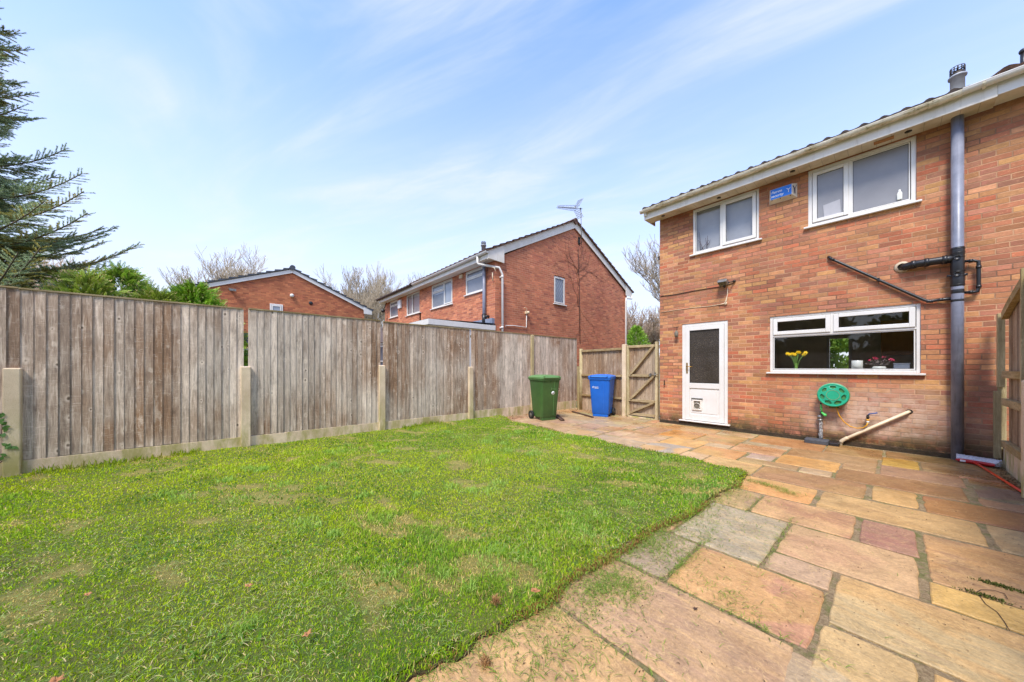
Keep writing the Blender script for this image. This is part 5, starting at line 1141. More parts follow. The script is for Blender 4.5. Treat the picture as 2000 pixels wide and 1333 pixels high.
    s = MB(); s.tube([P(1602.5, 800, 'y', WY-.115), P(1602, 808, 'y', WY-.12), P(1607, 812, 'y', WY-.12)], .007, 8); s.tube([a+Vector((0, 0, .03)), a], .011, 8); s.build('grip', K['black'], n_)
reel()
def tap():
    c = P(1695, 817, 'y', WY-.09); t = thing('garden_tap', 'old brass garden tap with a blue lever handle on the wall', 'tap', (c.x, WY, c.z))
    m = MB(); m.tube([(c.x, WY, c.z+.02), (c.x, WY-.05, c.z+.02), (c.x, c.y, c.z+.015), (c.x, c.y, c.z-.02)], .012, 10); m.ball((c.x, c.y, c.z+.015), .02, 6); m.tube([(c.x, c.y, c.z+.03), (c.x, c.y, c.z+.05)], .014, 8); m.build('body', K['iron'], t)
    m = MB(); m.tube([(c.x, c.y, c.z-.018), (c.x, c.y, c.z-.045)], .018, 12); m.build('connector', K['yellow'], t)
    m = MB(); m.tube([(c.x, c.y, c.z-.045), (c.x, c.y, c.z-.075)], [.018, .014], 12); m.build('collar', K['ceramic'], t)
    m = MB(); m.tube([(c.x, c.y, c.z+.045), (c.x+.02, c.y-.01, c.z+.068), (c.x+.06, c.y-.01, c.z+.078), (c.x+.10, c.y-.01, c.z+.092)], [.009, .009, .008, .011], 8); m.build('lever', K['blue_lever'], t)
tap()
# ---- broom
def broom():
    a = P(1882, 903, 'z', .03); b = P(1958, 914, 'z', .04); t = thing('broom', 'red broom head with white bristles and orange handle lying by the wall', 'broom', ((a.x+b.x)/2, (a.y+b.y)/2, 0))
    b = Vector((.845, 7.19, .034)); a = Vector((.565, 7.31, .030)); d = (b-a).normalized(); s = Vector((-d.y, d.x, 0)); L = (b-a).length
    # head lies on its side, bristles pointing back to the wall
    m = MB(); n = 24; sec = []
    for i in range(n+1):
        u = i/n; w = .022*(1-(abs(2*u-1))**6*.6); p = a+(b-a)*u; sec.append((p, w))
    for (p, w), (q, w2_) in zip(sec[:-1], sec[1:]):
        b0 = len(m.v)
        for pp, ww in ((p, w), (q, w2_)): m.v += [tuple(pp-s*.012+Vector((0, 0, -ww))), tuple(pp-s*.018+Vector((0, 0, 0))), tuple(pp-s*.012+Vector((0, 0, ww))), tuple(pp+s*.02+Vector((0, 0, ww))), tuple(pp+s*.02+Vector((0, 0, -ww)))]
        for k in range(5): m.face([b0+k, b0+(k+1) % 5, b0+5+(k+1) % 5, b0+5+k], k < 2)
    m.build('head', K['red'], t)
    m = MB(); rr = random.Random(6)
    for i in range(44):
        for k in range(5):
            u = (i+.5)/44; p = a+(b-a)*(u*1.0)+Vector((0, 0, (k-2)*.009)); e = p+s*(.088+rr.uniform(-.006, .006))+d*((u-.5)*.055)+Vector((0, 0, .026+(k-2)*.008+rr.uniform(-.003, .003)))
            m.tube([p+s*.018, e], [.0045, .0065], 5)
    m.build('bristles', K['bristle'], t)
    h0 = a.lerp(b, .52)-s*.012; h1 = Vector(P(1996, 961, 'z', .02)); h0b = h0+(h1-h0).normalized()*.11
    m = MB(); m.tube([h0+s*.02, h0, h0b], [.02, .02, .0135], 12); m.build('socket', K['red'], t)
    h2 = h1+(h1-h0).normalized()*.02; m = MB(); m.tube([h0b, h2], .0115, 12); m.build('handle', K['orange'], t)
    m = MB(); p = a.lerp(b, .2)-s*.019; m.obox(p, d*.022, s*.002, Vector((0, 0, .012))); m.build('sticker', K['sticker'], t)
broom()

# ---- wheelie bins
def bin_(name, label, loc, rz, body, lid, mark, extra):
    t = thing(name, label, 'wheelie bin', loc, 'wheelie bins by the gate', rz)
    # local frame: front looks to -Y, width along X
    m = MB(); secs = [(.07, .205, -.21, .18, .03), (.10, .212, -.225, .20, .04), (.90, .262, -.285, .27, .05), (.94, .268, -.292, .277, .05), (.945, .285, -.31, .29, .05), (.985, .288, -.313, .293, .05)]
    n = 24; ring = []
    for z, hw, yf, yb, r in secs:
        b = len(m.v); pts = []
        for (cx_, cy_, a0) in ((hw-r, yb-r, 0), (-hw+r, yb-r, 90), (-hw+r, yf+r, 180), (hw-r, yf+r, 270)):
            for k in range(6): a = R_(a0+k*18); pts.append((cx_+r*math.cos(a), cy_+r*math.sin(a), z))
        m.v += pts; ring.append((b, len(pts)))
    for (b0, k), (b1, _) in zip(ring[:-1], ring[1:]):
        for j in range(k): m.face([b0+j, b0+(j+1) % k, b1+(j+1) % k, b1+j], True)
    m.face([ring[0][0]+j for j in range(ring[0][1])][::-1])
    o = m.build('body', body, t, local=True); md = o.modifiers.new('e', 'EDGE_SPLIT'); md.split_angle = R_(40)
    m = MB()  # panel seams and foot
    m.box(.095, .10, -.296, -.2, .12, .9); m.v = [(x, y+(.0 if z > .5 else .062), z) for x, y, z in m.v]; m.build('seam', lid, o, local=True)
    m = MB(); m.box(-.19, .19, -.205, -.10, .0, .075); m.box(-.16, .16, .05, .16, .03, .075); m.build('foot', body, o, local=True, bevel=.01)
    for x in (-.17, .0, .17):
        m = MB(); m.prism([(x-.006, -.31, .94), (x-.006, -.285, .94), (x-.006, -.28, .87)], (.012, 0, 0)); m.build('rib', body, o, local=True)
    # lid: shallow dome with a lip and a front grip
    m = MB(); hw, yf, yb = .292, -.318, .30; prof = [(0, 0, .985), (.0, 0, 1.02), (.02, .02, 1.035), (.07, .07, 1.055), (.17, .18, 1.072)]
    rings = []
    for dx, dy, z in prof:
        b = len(m.v); r = .05; X, Yf, Yb = hw-dx, yf+dy, yb-dy*.6; pts = []
        for (cx_, cy_, a0) in ((X-r, Yb-r, 0), (-X+r, Yb-r, 90), (-X+r, Yf+r, 180), (X-r, Yf+r, 270)):
            for k in range(6): a = R_(a0+k*18); pts.append((cx_+r*math.cos(a), cy_+r*math.sin(a), z))
        m.v += pts; rings.append((b, len(pts)))
    for (b0, k), (b1, _) in zip(rings[:-1], rings[1:]):
        for j in range(k): m.face([b0+j, b0+(j+1) % k, b1+(j+1) % k, b1+j], True)
    m.face([rings[-1][0]+j for j in range(rings[-1][1])], True); m.face([rings[0][0]+j for j in range(rings[0][1])][::-1])
    L = m.build('lid', lid, t, local=True); md = L.modifiers.new('e', 'EDGE_SPLIT'); md.split_angle = R_(42)
    m = MB(); m.box(-.22, .22, -.335, -.30, 1.0, 1.018); m.box(-.22, -.19, -.335, -.27, 1.0, 1.052); m.box(.19, .22, -.335, -.27, 1.0, 1.052); m.box(-.22, .22, -.29, -.262, 1.035, 1.054); m.build('grip', lid, L, local=True, bevel=.006)
    m = MB(); m.tube([(-.25, .335, .985), (.25, .335, .985)], .016, 10)
    for x in (-.22, 0, .22): m.box(x-.016, x+.016, .275, .345, .955, 1.0)
    m.build('handle', body, t, local=True)
    for s in (-1, 1):
        m = MB(); m.lathe([(.055, -.024), (.095, -.026), (.1, -.018), (.1, .018), (.095, .026), (.055, .024)], (s*.245, .20, .1), 'x', 28); W = m.build('wheel', K['rubber'], t, local=True)
        m = MB(); m.lathe([(.0001, -.03), (.02, -.03), (.024, -.018), (.045, -.014), (.056, -.022), (.056, .022), (.045, .014), (.024, .018), (.02, .03), (.0001, .03)], (s*.245, .20, .1), 'x', 20); m.build('rim', K['steel'], W, local=True)
    m = MB(); m.tube([(-.24, .2, .1), (.24, .2, .1)], .012, 8); m.build('axle', K['iron'], t, local=True)
    # markings on the sloping front: y as a function of z
    fy = lambda z: -.225-(z-.10)/.8*.06-.002
    sl = Vector((0, -.06, .8)).normalized()
    zt = .74
    bx = -.16 if not extra else .03
    m = MB(); m.lathe([(.013, 0), (.021, 0), (.021, -.0015), (.013, -.0015), (.013, 0)], (0, 0, 0), 'y', 18)
    m.v = [(x+bx, fy(zt+z)-.0005+y, zt+z+.008) for x, y, z in m.v]; m.build('logo_ring', mark, o, local=True)
    tw = text('nward', 'lettering', mark, o, (bx+.024, fy(zt)-.001, zt), (1, 0, 0), sl, .042, .0006)
    m = MB(); m.box(bx+.04, bx+.14, fy(zt-.02)-.0018, fy(zt-.02)-.0005, zt-.022, zt-.014); m.build('logo_bar', mark, o, local=True)
    if extra:
        zc = .645; m = MB(); m.lathe([(.0001, 0), (.042, 0), (.042, -.0015), (.0001, -.0015)], (0, 0, 0), 'y', 28)
        m.v = [(x*1.15+.075, fy(zc+z)-.0008+y, zc+z) for x, y, z in m.v]; st = m.build('number_sticker', K['sticker'], o, local=True)
        text('23', 'lettering', K['garage'], st, (.048, fy(zc-.015)-.003, zc-.017), (1, 0, 0), sl, .05, .0006)
    return t
GP_ = P(1063, 822.5, 'z', 0)
ag = R_(77); cg, sg_ = math.cos(ag), math.sin(ag)
bin_('wheelie_bin', 'green wheelie bin with a white number sticker by the long fence', (GP_.x-(-.21*cg+.21*sg_)-RT[0]*.06, GP_.y-(-.21*sg_-.21*cg)-RT[1]*.06, 0), ag, K['green'], K['green_lid'], K['green_lid'], True)
BP_ = P(1188, 815.5, 'z', 0); ar = R_(19); cb, sb = math.cos(ar), math.sin(ar)
bin_('wheelie_bin', 'blue wheelie bin standing in front of the low side fence', (BP_.x-.205*cb-.21*sb, BP_.y-.205*sb+.21*cb, 0), ar, K['blue'], K['blue_lid'], K['sticker'], False)
# bits by the bins
m = MB(); a = P(1085, 812, 'z', .01); b = P(1099, 822, 'z', .01); m.bar(a+Vector((0, 0, .015)), b+Vector((0, 0, .012)), .09, .02); m.bar(a+Vector((.05, .02, .03)), b+Vector((.03, .0, .028)), .03, .015); tag(m.build('scrap_of_timber', K['twig']), 'rotten scrap of timber beside the green bin', 'timber scrap')
m = MB(); a = P(1118, 804, 'z', .02); b = P(1158, 815, 'z', .02); m.bar(a, b, .05, .025); tag(m.build('timber_batten', K['twig']), 'dark timber batten on the ground between the two bins', 'timber batten')
def leaf(u, v, zz, s, rot, lab, mat=None):
    p = P(u, v, 'z', zz); m = MB(); k = 10; pts = []
    for i in range(k*2):
        a = 2*math.pi*i/(k*2)+rot; r = s*(1 if i % 4 < 2 else .68)*(1-.35*abs(math.sin(a-rot))); pts.append(Vector((p.x+r*math.cos(a), p.y+r*math.sin(a), p.z+.004+.25*r*math.sin(2*a)**2)))
    for i in range(k*2): m.poly([p+Vector((0, 0, .002)), pts[i], pts[(i+1) % (k*2)]], True)
    o = m.build('fallen_leaf', mat or K['leaf']); tag(o, lab, 'leaf', 'dead leaves on the ground'); sm = o.modifiers.new('s', 'SOLIDIFY'); sm.thickness = .001
leaf(1045, 1155, .085, .03, .4, 'pale curled dead leaf on the turf edge near the centre bottom')
leaf(486, 1145, .075, .024, 1.2, 'orange dead leaf lying in the lawn left of centre')
leaf(172, 1162, .07, .022, .2, 'rusty dead leaf on the left part of the lawn')
leaf(600, 1240, .07, .024, 2.2, 'crumpled brown leaf on the lawn near the bottom')
leaf(110, 1331, .07, .03, .9, 'orange brown leaf at the bottom left edge of the photo')
leaf(1358, 1190, .004, .014, .9, 'small black leaf on the large tan slab', K['twig'])
# moss lumps and a thin stem on the right slabs
def moss():
    for (u, v, n_, s, lab) in ((1955, 1146, 300, .045, 'dark clump of moss on the orange slab at the lower right'), (1925, 1166, 220, .04, 'thin strip of moss in the joint at the lower right')):
        p = P(u, v, 'z', 0); x = p.x+RS.normal(0, s, n_); y = p.y+RS.normal(0, s*.3, n_); r = RS.rand(n_)[:, None]
        col = L3((60, 66, 26))*(1-r)+L3((110, 116, 50))*r; V, q, t, C = blades(x, y, np.full(n_, .001), .006+.012*RS.rand(n_), .004+.003*RS.rand(n_), col, .9)
        tag(np_mesh('moss_clump', V, t, C, K['debris'], quads=q), lab, 'moss', kind='stuff')
    q = [P(u, v, 'z', .008) for u, v in ((1905, 1158), (1916, 1152), (1940, 1153), (1962, 1160), (1968, 1170))]; q2 = [P(u, v, 'z', .006) for u, v in ((1912, 1162), (1925, 1180), (1948, 1196), (1962, 1215), (1972, 1232))]
    m = MB(); m.tube(q, .0018, 5); m.tube(q2, .0016, 5); tag(m.build('dry_stem', K['twig']), 'thin dry curling stem lying beside the moss on the slabs', 'dry stem')
    for (u, v, lab) in ((948, 1300, 'brown tuft of dead roots on the orange slab at the bottom'), (968, 1195, 'reddish dead tuft standing on the turf near the edge')):
        p = P(u, v, 'z', .0); n_ = 170; x = p.x+RS.normal(0, .012, n_); y = p.y+RS.normal(0, .009, n_); r = RS.rand(n_)[:, None]; col = L3((120, 84, 54))*(1-r)+L3((182, 142, 92))*r
        z0 = .0 if v > 1250 else .04; V, q, t, C = blades(x, y, z0+RS.rand(n_)*.02, .018+.02*RS.rand(n_), .002+.0015*RS.rand(n_), col, .9)
        tag(np_mesh('dead_tuft', V, t, C, K['debris'], quads=q), lab, 'dead tuft')
moss()
# ivy at far left
def ivy():
    m = MB(); rr = random.Random(3); cl = []
    for (u, v) in ((4, 812), (10, 838), (2, 850), (8, 873), (3, 893), (22, 873), (2, 826)):
        p = P(u, v, 'x', FX+.06); cl.append(p); s = .027
        for k in range(3):
            a = rr.uniform(0, 6.3); e = Vector((rr.uniform(-.25, .25), math.cos(a), math.sin(a)))*s; f = Vector((rr.uniform(-.2, .2), -math.sin(a), math.cos(a)))*s*.6; o = p+Vector((.01, rr.uniform(-.03, .03), rr.uniform(-.03, .03)))
            m.poly([o-e, o-e*.2+f, o+e*.4+f*.8, o+e, o+e*.4-f*.8, o-e*.2-f])
    t = thing('ivy', 'sprig of ivy leaves creeping round the post at the left edge', 'plant', cl[0]); m.build('leaves', K['ivy'], t)
    m = MB(); base = Vector((FX+.05, -1.95, 0)); m.tube([base]+[c-Vector((.02, 0, 0)) for c in (cl[4], cl[3], cl[2], cl[0])], .004, 6); m.tube([P(0, 905, 'x', FX+.04), P(12, 893, 'x', FX+.06)], .004, 6); m.build('stem', K['twig'], t)
ivy()

# ================================================================== NEIGHBOURING HOUSES
NY, NX, NSZ, RYN = 6.425, -8.2, 4.63, 10.36
XS = P(811, 560, 'y', NY-.2).x; XL = P(752, 600, 'y', NY).x
def nwin(par, u0, u1, vb, vt, panes, mat_g=None, ref_u=None):
    x0, x1 = P(u0, 600, 'y', NY).x, P(u1, 600, 'y', NY).x; r = [x0, x1, P(u0, vb, 'y', NY).z, NSZ-.012]; return r
def front_house(name, label, x0, x1, wins, roofmat, group=None):
    t = thing(name, label, 'house', (x1, NY, 0), group)
    holes = [w[0] for w in wins]; m = MB(); wall_face(m, x0, x1, -.1, NSZ+.05, holes, NY); m.build('wall', K['brick_nx'], t)
    for r, panes, g in wins: frame_window(t, r, NY, panes, g, fw=.05, casw=.04, sill=.05)
    m = MB(); m.box(x0+.05, x1-.05, NY+.085, NY+.15, 2, NSZ); m.build('room_lining', K['curtain'], t)
    m = MB(); m.box(x0, x1, NY-.30, NY-.002, NSZ, NSZ+.012); m.build('soffit', K['fascia'], t)
    m = MB(); m.box(x0, x1, NY-.318, NY-.30, NSZ-.006, NSZ+.20); m.build('fascia', K['fascia'], t, bevel=.003)
    return t
w3 = nwin(None, 842.5, 883.6, 605, 0, 0); w4 = nwin(None, 909, 946, 578, 0, 0); w2n = nwin(None, 793.6, 822, 618, 0, 0); w1n = nwin(None, 761, 777, 622.5, 0, 0)
TWO = [(0, .62, 0, .68, 0), (0, .62, .68, 1, 1), (.62, 1, 0, 1, 1)]
nb = front_house('brick_house', 'red brick house beyond the fence with its gable wall facing right', XS, NX, [(w3, TWO, K['lead_glass']), (w4, [(0, 1, 0, .68, 0), (0, 1, .68, 1, 1)], K['frost_plain'])], K['tile_red'])
nl = front_house('brick_house', 'far half of the red brick pair beyond the fence, with darker roof tiles', XL, XS-.002, [(w2n, [(0, .38, 0, 1, 0), (.38, 1, 0, 1, 0)], K['glass']), (w1n, [(0, 1, 0, .72, 0), (0, 1, .72, 1, 1)], K['frost_plain'])], K['tile'])
m = MB(); D_ = 7.9; ga = [(NX, NY, -.1), (NX, NY+D_, -.1), (NX, NY+D_, NSZ+.05), (NX, RYN, NSZ+2.16), (NX, NY, NSZ+.05)]
gw = [P(1082, 560, 'x', NX).y, P(1104, 560, 'x', NX).y, P(1082, 593, 'x', NX).z, P(1082, 538, 'x', NX).z]
wall_face(m, NY, NY+D_, -.1, NSZ+.05, [[gw[0], gw[1], gw[2], NSZ+.05]], NX, axis='y', sgn=-1)
wall_face(m, gw[0]-.0, gw[1]+.0, NSZ+.05, gw[3], [[gw[0], gw[1], NSZ+.05, gw[3]]], NX, axis='y', sgn=-1)
zt = gw[3]; s0 = 2.11/(RYN-NY); zl = lambda y: NSZ+.05+s0*(y-NY); zr = lambda y: NSZ+.05+2.11*(NY+D_-y)/(NY+D_-RYN)
m.poly([(NX, NY, NSZ+.05), (NX, gw[0], NSZ+.05), (NX, gw[0], zl(gw[0]))]); m.poly([(NX, gw[0], zt), (NX, gw[1], zt), (NX, gw[1], zl(gw[1])), (NX, gw[0], zl(gw[0]))])
m.poly([(NX, gw[1], NSZ+.05), (NX, NY+D_, NSZ+.05), (NX, RYN, zl(RYN)), (NX, gw[1], zl(gw[1]))])
m.build('gable_wall', K['brick_ny'], nb)
frame_window(nb, gw, NX, [(0, 1, 0, 1, 1)], K['lead_glass'], fw=.04, casw=.035, sill=.05, axis='y', sgn=-1)
# leaded diamonds on the gable window
def leads(par, r, plane, n, axis):
    m = MB(); a0, a1, z0, z1 = r[0]+.08, r[1]-.08, r[2]+.08, r[3]-.08; s = (a1-a0)/n
    for i in range(-int((z1-z0)/s/1.5)-1, n+1):
        for sg in (1, -1):
            pts = []
            A0 = a0+i*s if sg > 0 else a1-i*s
            for k in range(200):
                t = k/199*(z1-z0); a = A0+sg*t/1.5
                if a0 <= a <= a1: pts.append((a, z0+t))
            if len(pts) > 2:
                p, q = pts[0], pts[-1]
                if axis == 'y': m.bar((plane, p[0], p[1]), (plane, q[0], q[1]), .006, .006, (1, 0, 0))
                else: m.bar((p[0], plane, p[1]), (q[0], plane, q[1]), .006, .006, (0, 1, 0))
    m.build('leading', K['lead'], par)
leads(nb, gw, NX-.022, 4, 'y'); leads(nb, [w3[0], w3[0]+(w3[1]-w3[0])*.6, w3[2], w3[3]-.35], NY+.035, 8, 'x')
# white bargeboards
def barge(par, X, ye, ze, yr, zr, ye2, ze2, h, th, mat):
    m = MB(); m.prism([(X, ye, ze), (X, yr, zr), (X, yr, zr-h), (X, ye, ze-h)], (th, 0, 0)); m.prism([(X, yr+.003, zr), (X, ye2, ze2), (X, ye2, ze2-h), (X, yr+.003, zr-h)], (th, 0, 0)); return m.build('bargeboard', mat, par, bevel=.003)
zE = NSZ+.185; SL_ = (NSZ+2.36-zE)/(RYN-(NY-.40)); ZR = zE+SL_*(RYN-NY+.40)
yo = NY-.33; yb = NY+D_+.33; zAt = lambda y: zE+SL_*(y-NY+.40) if y < RYN else zE+SL_*(NY+D_+.40-y)
barge(nb, NX+.03, yo, zAt(yo)-.0, RYN, ZR-.0, yb, zAt(yb)-.0, .27, .03, K['fascia'])
m = MB(); yk = P(985, 490, 'x', NX+.08).y; m.prism([(NX+.065, yo, NSZ-.02), (NX+.065, yo, zAt(yo)-.005), (NX+.065, yk, zAt(yk)-.01), (NX+.065, yk, NSZ-.05)], (.02, 0, 0)); m.box(NX-.02, NX+.065, yo, yk-.02, NSZ-.02, NSZ); m.build('box_end', K['fascia'], nb, bevel=.004); m = MB(); m.prism([(NX+.065, yb, NSZ-.02), (NX+.065, yb, zAt(yb)-.005), (NX+.065, yb-.55, zAt(yb-.55)-.01), (NX+.065, yb-.55, NSZ-.02)], (.02, 0, 0)); m.build('box_end', K['fascia'], nb, bevel=.004)
def house_roof(par, x0, x1, mat, lift=.0):
    tiled('roof', x0, x1, NY-.40, zE+lift, RYN, ZR+lift, mat, par, course=.30, th=.03); tiled('rear_roof', x0, x1, NY+D_+.40, zE+lift, RYN, ZR+lift, mat, par, course=.30, th=.03, pitch=.6)
    m = MB(); k = int((x1-x0)/.33)
    for i in range(k): a = x0+(x1-x0)*i/k; m.lathe([(.11, 0), (.118, (x1-x0)/k-.01)], (a, RYN, ZR+lift-.01), 'x', 14, cap=True)
    m.build('ridge_tiles', mat, par)
house_roof(nb, XS, NX+.13, K['tile_red']); house_roof(nl, XL-.15, XS-.01, K['tile'], -.03)
gutter(XS+.1, NX+.10, NY-.318, NSZ+.185, K['white'], nb, brackets=[-14, -12.4, -10.8, -9.2])
gutter(XL-.1, XS, NY-.318, NSZ+.17, K['black'], nl)
m = MB(); m.tube([(NX-.42, NY-.38, NSZ+.15), (NX-.42, NY-.38, NSZ-.06), P(957, 511, 'x', NX+.0)+Vector((.02, 0, 0)) if 0 else Vector((NX-.40, NY-.36, NSZ-.10)), Vector((NX+.10, P(978, 528, 'x', NX+.1).y-.06, P(978, 524, 'x', NX+.1).z)), Vector((NX+.10, P(981, 532, 'x', NX+.1).y, P(981, 536, 'x', NX+.1).z)), Vector((NX+.10, P(982, 600, 'x', NX+.1).y, 0))], .036, 12)
for v in (541, 640): q = P(981, v, 'x', NX+.1); m.tube([q-Vector((0, 0, .03)), q+Vector((0, 0, .03))], .043, 12); m.box(NX, NX+.1, q.y-.03, q.y+.03, q.z-.02, q.z+.02)
m.build('downpipe', K['white'], nb)
q = P(1222, 600, 'x', NX+.09); m = MB(); m.tube([(NX+.1, NY+D_+.30, NSZ+.02), (NX+.1, NY+D_+.26, NSZ-.12), (NX+.1, q.y+.02, P(1222, 583, 'x', NX+.09).z), (NX+.1, q.y, P(1222, 590, 'x', NX+.09).z), (NX+.1, q.y, 0)], .036, 12); m.build('downpipe', K['white'], nb)
# soil pipe on the front and lean-to
sx = P(945.5, 560, 'y', NY-.09).x; m = MB(); m.tube([(sx, NY-.09, 2.3), (sx, NY-.09, NSZ)], .055, 14); SP = m.build('soil_pipe', K['grey_pipe'], nb)
m = MB(); z_ = P(946, 622, 'y', NY-.09).z; m.tube([(sx, NY-.09, z_-.22), (sx, NY-.09, z_+.14)], .07, 14); m.tube([(sx, NY-.09, z_+.02), (sx+.12, NY-.09, z_+.05), (sx+.14, NY-.0, z_+.05)], .04, 10); m.build('soil_pipe_junction', K['black'], SP)
pf2 = P(944.5, 490, 'y', NY+.3); flue(nb, (pf2.x, NY+.3, zAt(NY+.3)+.05), .075, .36, (K['flue_grey'], K['iron']))
ey = P(912, 637, 'x', NX).y
EX0 = NX-2.4
m = MB(); zf = P(965, 642, 'x', NX).z
m.box(EX0, NX-.01, ey-1.2, NY-.004, -.1, zf-.06); LT = m.build('lean_to', K['white'], nb)
m = MB(); m.box(EX0-.05, NX+.03, ey-1.25, NY-.004, zf-.06, zf+.09); m.build('lean_to_fascia', K['white'], LT, bevel=.005)
m = MB(); m.poly([(EX0, ey-1.25, zf+.095), (NX+.03, ey-1.25, zf+.095), (NX+.03, NY-.004, zf+.16), (EX0, NY-.004, zf+.16)]); m.box(NX-1.3, NX-.02, NY-.10, NY-.003, zf+.12, zf+.33); m.build('flashing', K['lead'], LT)
# bits on the gable
m = MB(); q = [P(u, v, 'x', NX+.03) for u, v in ((988, 640), (988, 636.5), (1004, 636.5), (1028, 640), (1028.5, 612))]; m.tube(q, .014, 8); GP2 = m.build('white_pipe', K['white'], nb)
c = P(1029, 611, 'x', NX+.05); m = MB(); m.box(NX, NX+.08, c.y-.05, c.y+.05, c.z-.04, c.z+.05); m.ball((NX+.09, c.y+.03, c.z), .05, 6); m.tube([c, c+Vector((0, -.02, .15)), c+Vector((0, -.12, .16))], .012, 6); m.build('valve', K['cream'], nb)
m = MB(); m.tube([P(u, v, 'x', NX+.012) for u, v in ((1129, 486), (1130, 520), (1131.5, 560), (1131.5, 610), (1133, 672))], .009, 6); m.build('aerial_cable', K['rubber'], nb)
def aerial():
    b = P(1136, 479, 'x', NX+.14); a = P(1134.5, 408, 'x', NX+.14); t = thing('tv_aerial', 'television aerial on a mast fixed to the neighbouring gable', 'aerial', b)
    m = MB(); m.tube([b, a+Vector((0, 0, .03))], .014, 8); m.build('mast', K['steel'], t)
    m = MB(); m.box(NX, NX+.15, b.y-.02, b.y+.02, b.z+.08, b.z+.1); m.box(NX, NX+.15, b.y-.02, b.y+.02, b.z+.3, b.z+.32); m.box(NX-.0, NX+.02, b.y-.06, b.y+.06, b.z+.05, b.z+.35); m.build('bracket', K['iron'], t)
    e = P(1089, 404.5, 'x', NX+.14); c0 = a; d = (e-c0); L = d.length; d.normalize(); up = Vector((0, 0, 1))
    m = MB(); m.tube([c0+d*-.1, e], .010, 6)
    for s in (-1, 1): m.tube([c0+d*.3, c0+d*.38+up*.11*s, e+up*.05*s-Vector((0, 0, 0))], .006, 5)
    for i in range(14):
        p = c0+d*(.34+(L-.36)*i/13); h = .07+.05*(1-i/13); m.tube([p+Vector((-h, 0, .0)), p+Vector((h, 0, 0))], .006, 5); m.tube([p-up*h, p+up*h], .005, 5)
    m.build('yagi_elements', K['steel'], t)
    m = MB()
    for s in (1, -1):
        o = c0+d*.28; f0 = o+up*.05*s; f1 = c0+d*.02+up*.36*s+Vector((0, 0, 0))
        for k in (-2, -1, 0, 1, 2): m.tube([f0+Vector((k*.06, 0, 0)), f1+Vector((k*.06, 0, 0))], .006, 5)
        for j in range(6): p = f0.lerp(f1, j/5); m.tube([p-Vector((.14, 0, 0)), p+Vector((.14, 0, 0))], .006, 5)
    m.build('reflector', K['steel'], t)
    m = MB(); m.ball(c0+d*.02, .035, 6); m.build('clamp', K['black'], t)
aerial()
def climber():
    m = MB(); rr = random.Random(14)
    def grow(p, a, n, r):
        pts = [p]
        for i in range(n):
            a += rr.gauss(0, .28); s = .16; p = p+Vector((0, math.cos(a)*s, math.sin(a)*s))
            if p.z > zl(p.y)-.15 or p.z > zr(p.y)-.15 or p.y > NY+D_-.2: break
            pts.append(Vector((NX+.012, p.y, p.z)))
            if rr.random() < .34 and r > .004: grow(p, a+rr.choice((-.7, .7)), int(n*.6), r*.6)
        if len(pts) > 2: m.tube(pts, [r*(1-.7*i/len(pts)) for i in range(len(pts))], 4, cap=False)
    b = P(1132, 560, 'x', NX+.01)
    for u, v, a in ((1131, 530, 2.2), (1131, 520, 1.2), (1131, 540, 2.6), (1131, 560, 1.9), (1131, 545, .8), (1130, 600, 1.7), (1131, 530, .3), (1128, 560, -1.6), (1128, 575, -1.2)): grow(P(u, v, 'x', NX+.012), a, 12, .0065)
    tag(m.build('bare_climber', K['twig']), 'leafless climber stems spread over the neighbouring gable wall', 'climbing plant')
climber()
# small details on the front: vent box, bell box, washing bracket
q = P(902, 541, 'y', NY); m = MB(); m.box(q.x-.09, q.x+.09, NY-.07, NY, q.z-.06, q.z+.06); m.build('bell_box', K['cream'], nb, bevel=.01)
q = P(782, 595, 'y', NY); m = MB(); m.box(q.x-.15, q.x+.17, NY-.08, NY, q.z-.2, q.z+.2); m.build('alarm_cover', K['sticker'], nl, bevel=.01)
q = P(962, 522, 'y', NY); m = MB(); m.tube([P(949, 521, 'y', NY-.1), P(965, 523, 'y', NY-.12), P(968, 530, 'y', NY-.1)], .012, 6); m.tube([P(962, 533, 'y', NY-.08), P(962, 549, 'y', NY-.08)], .016, 6); m.build('wall_bracket', K['cream'], nb)
q = P(750, 608, 'y', NY-.2); m = MB(); m.ball((q.x, NY-.25, q.z), .10, 6); m.tube([(q.x, NY-.25, q.z), (q.x, NY-.05, q.z+.5)], .02, 6); m.build('camera_housing', K['black'], nl)

# bungalow-like gable in the middle distance
BX = -20.9; bl, br_, bm = -1.26-.2, 6.64, 2.69; be, brz = 4.75, 6.48
bg = thing('brick_house', 'red brick gable with dark grey roof edge rising behind the fence', 'house', (BX, bm, 0))
m = MB(); m.poly([(BX, bl+.3, -.1), (BX, br_-.3, -.1), (BX, br_-.3, be), (BX, bm, brz-.1), (BX, bl+.3, be)]); m.poly([(BX, br_-.3, -.1), (BX-8, br_-.3, -.1), (BX-8, br_-.3, be), (BX, br_-.3, be)]); m.build('wall', K['brick_by'], bg)
tiled('roof', BX-9, BX+.12, bl-.2, be+.02, bm, brz+.0, K['slate'], bg, course=.4, th=.08, amp=.02); tiled('roof', BX-9, BX+.12, br_+.15, be-.05, bm, brz+.0, K['slate'], bg, course=.4, th=.08, amp=.02)
barge(bg, BX+.04, bl-.1, be+.03, bm, brz-.03, br_+.1, be-.04, .19, .03, K['white'])
m = MB(); m.lathe([(.13, 0), (.13, 9.2)], (BX-9.05, bm, brz+.05), 'x', 12, cap=True); m.build('ridge_tiles', K['slate'], bg)
m = MB(); m.prism([(BX+.07, br_-.35, be-.28), (BX+.07, br_+.12, be-.28), (BX+.07, br_+.12, be+.0), (BX+.07, br_-.35, be+.2)], (.03, 0, 0)); m.build('box_end', K['white'], bg)
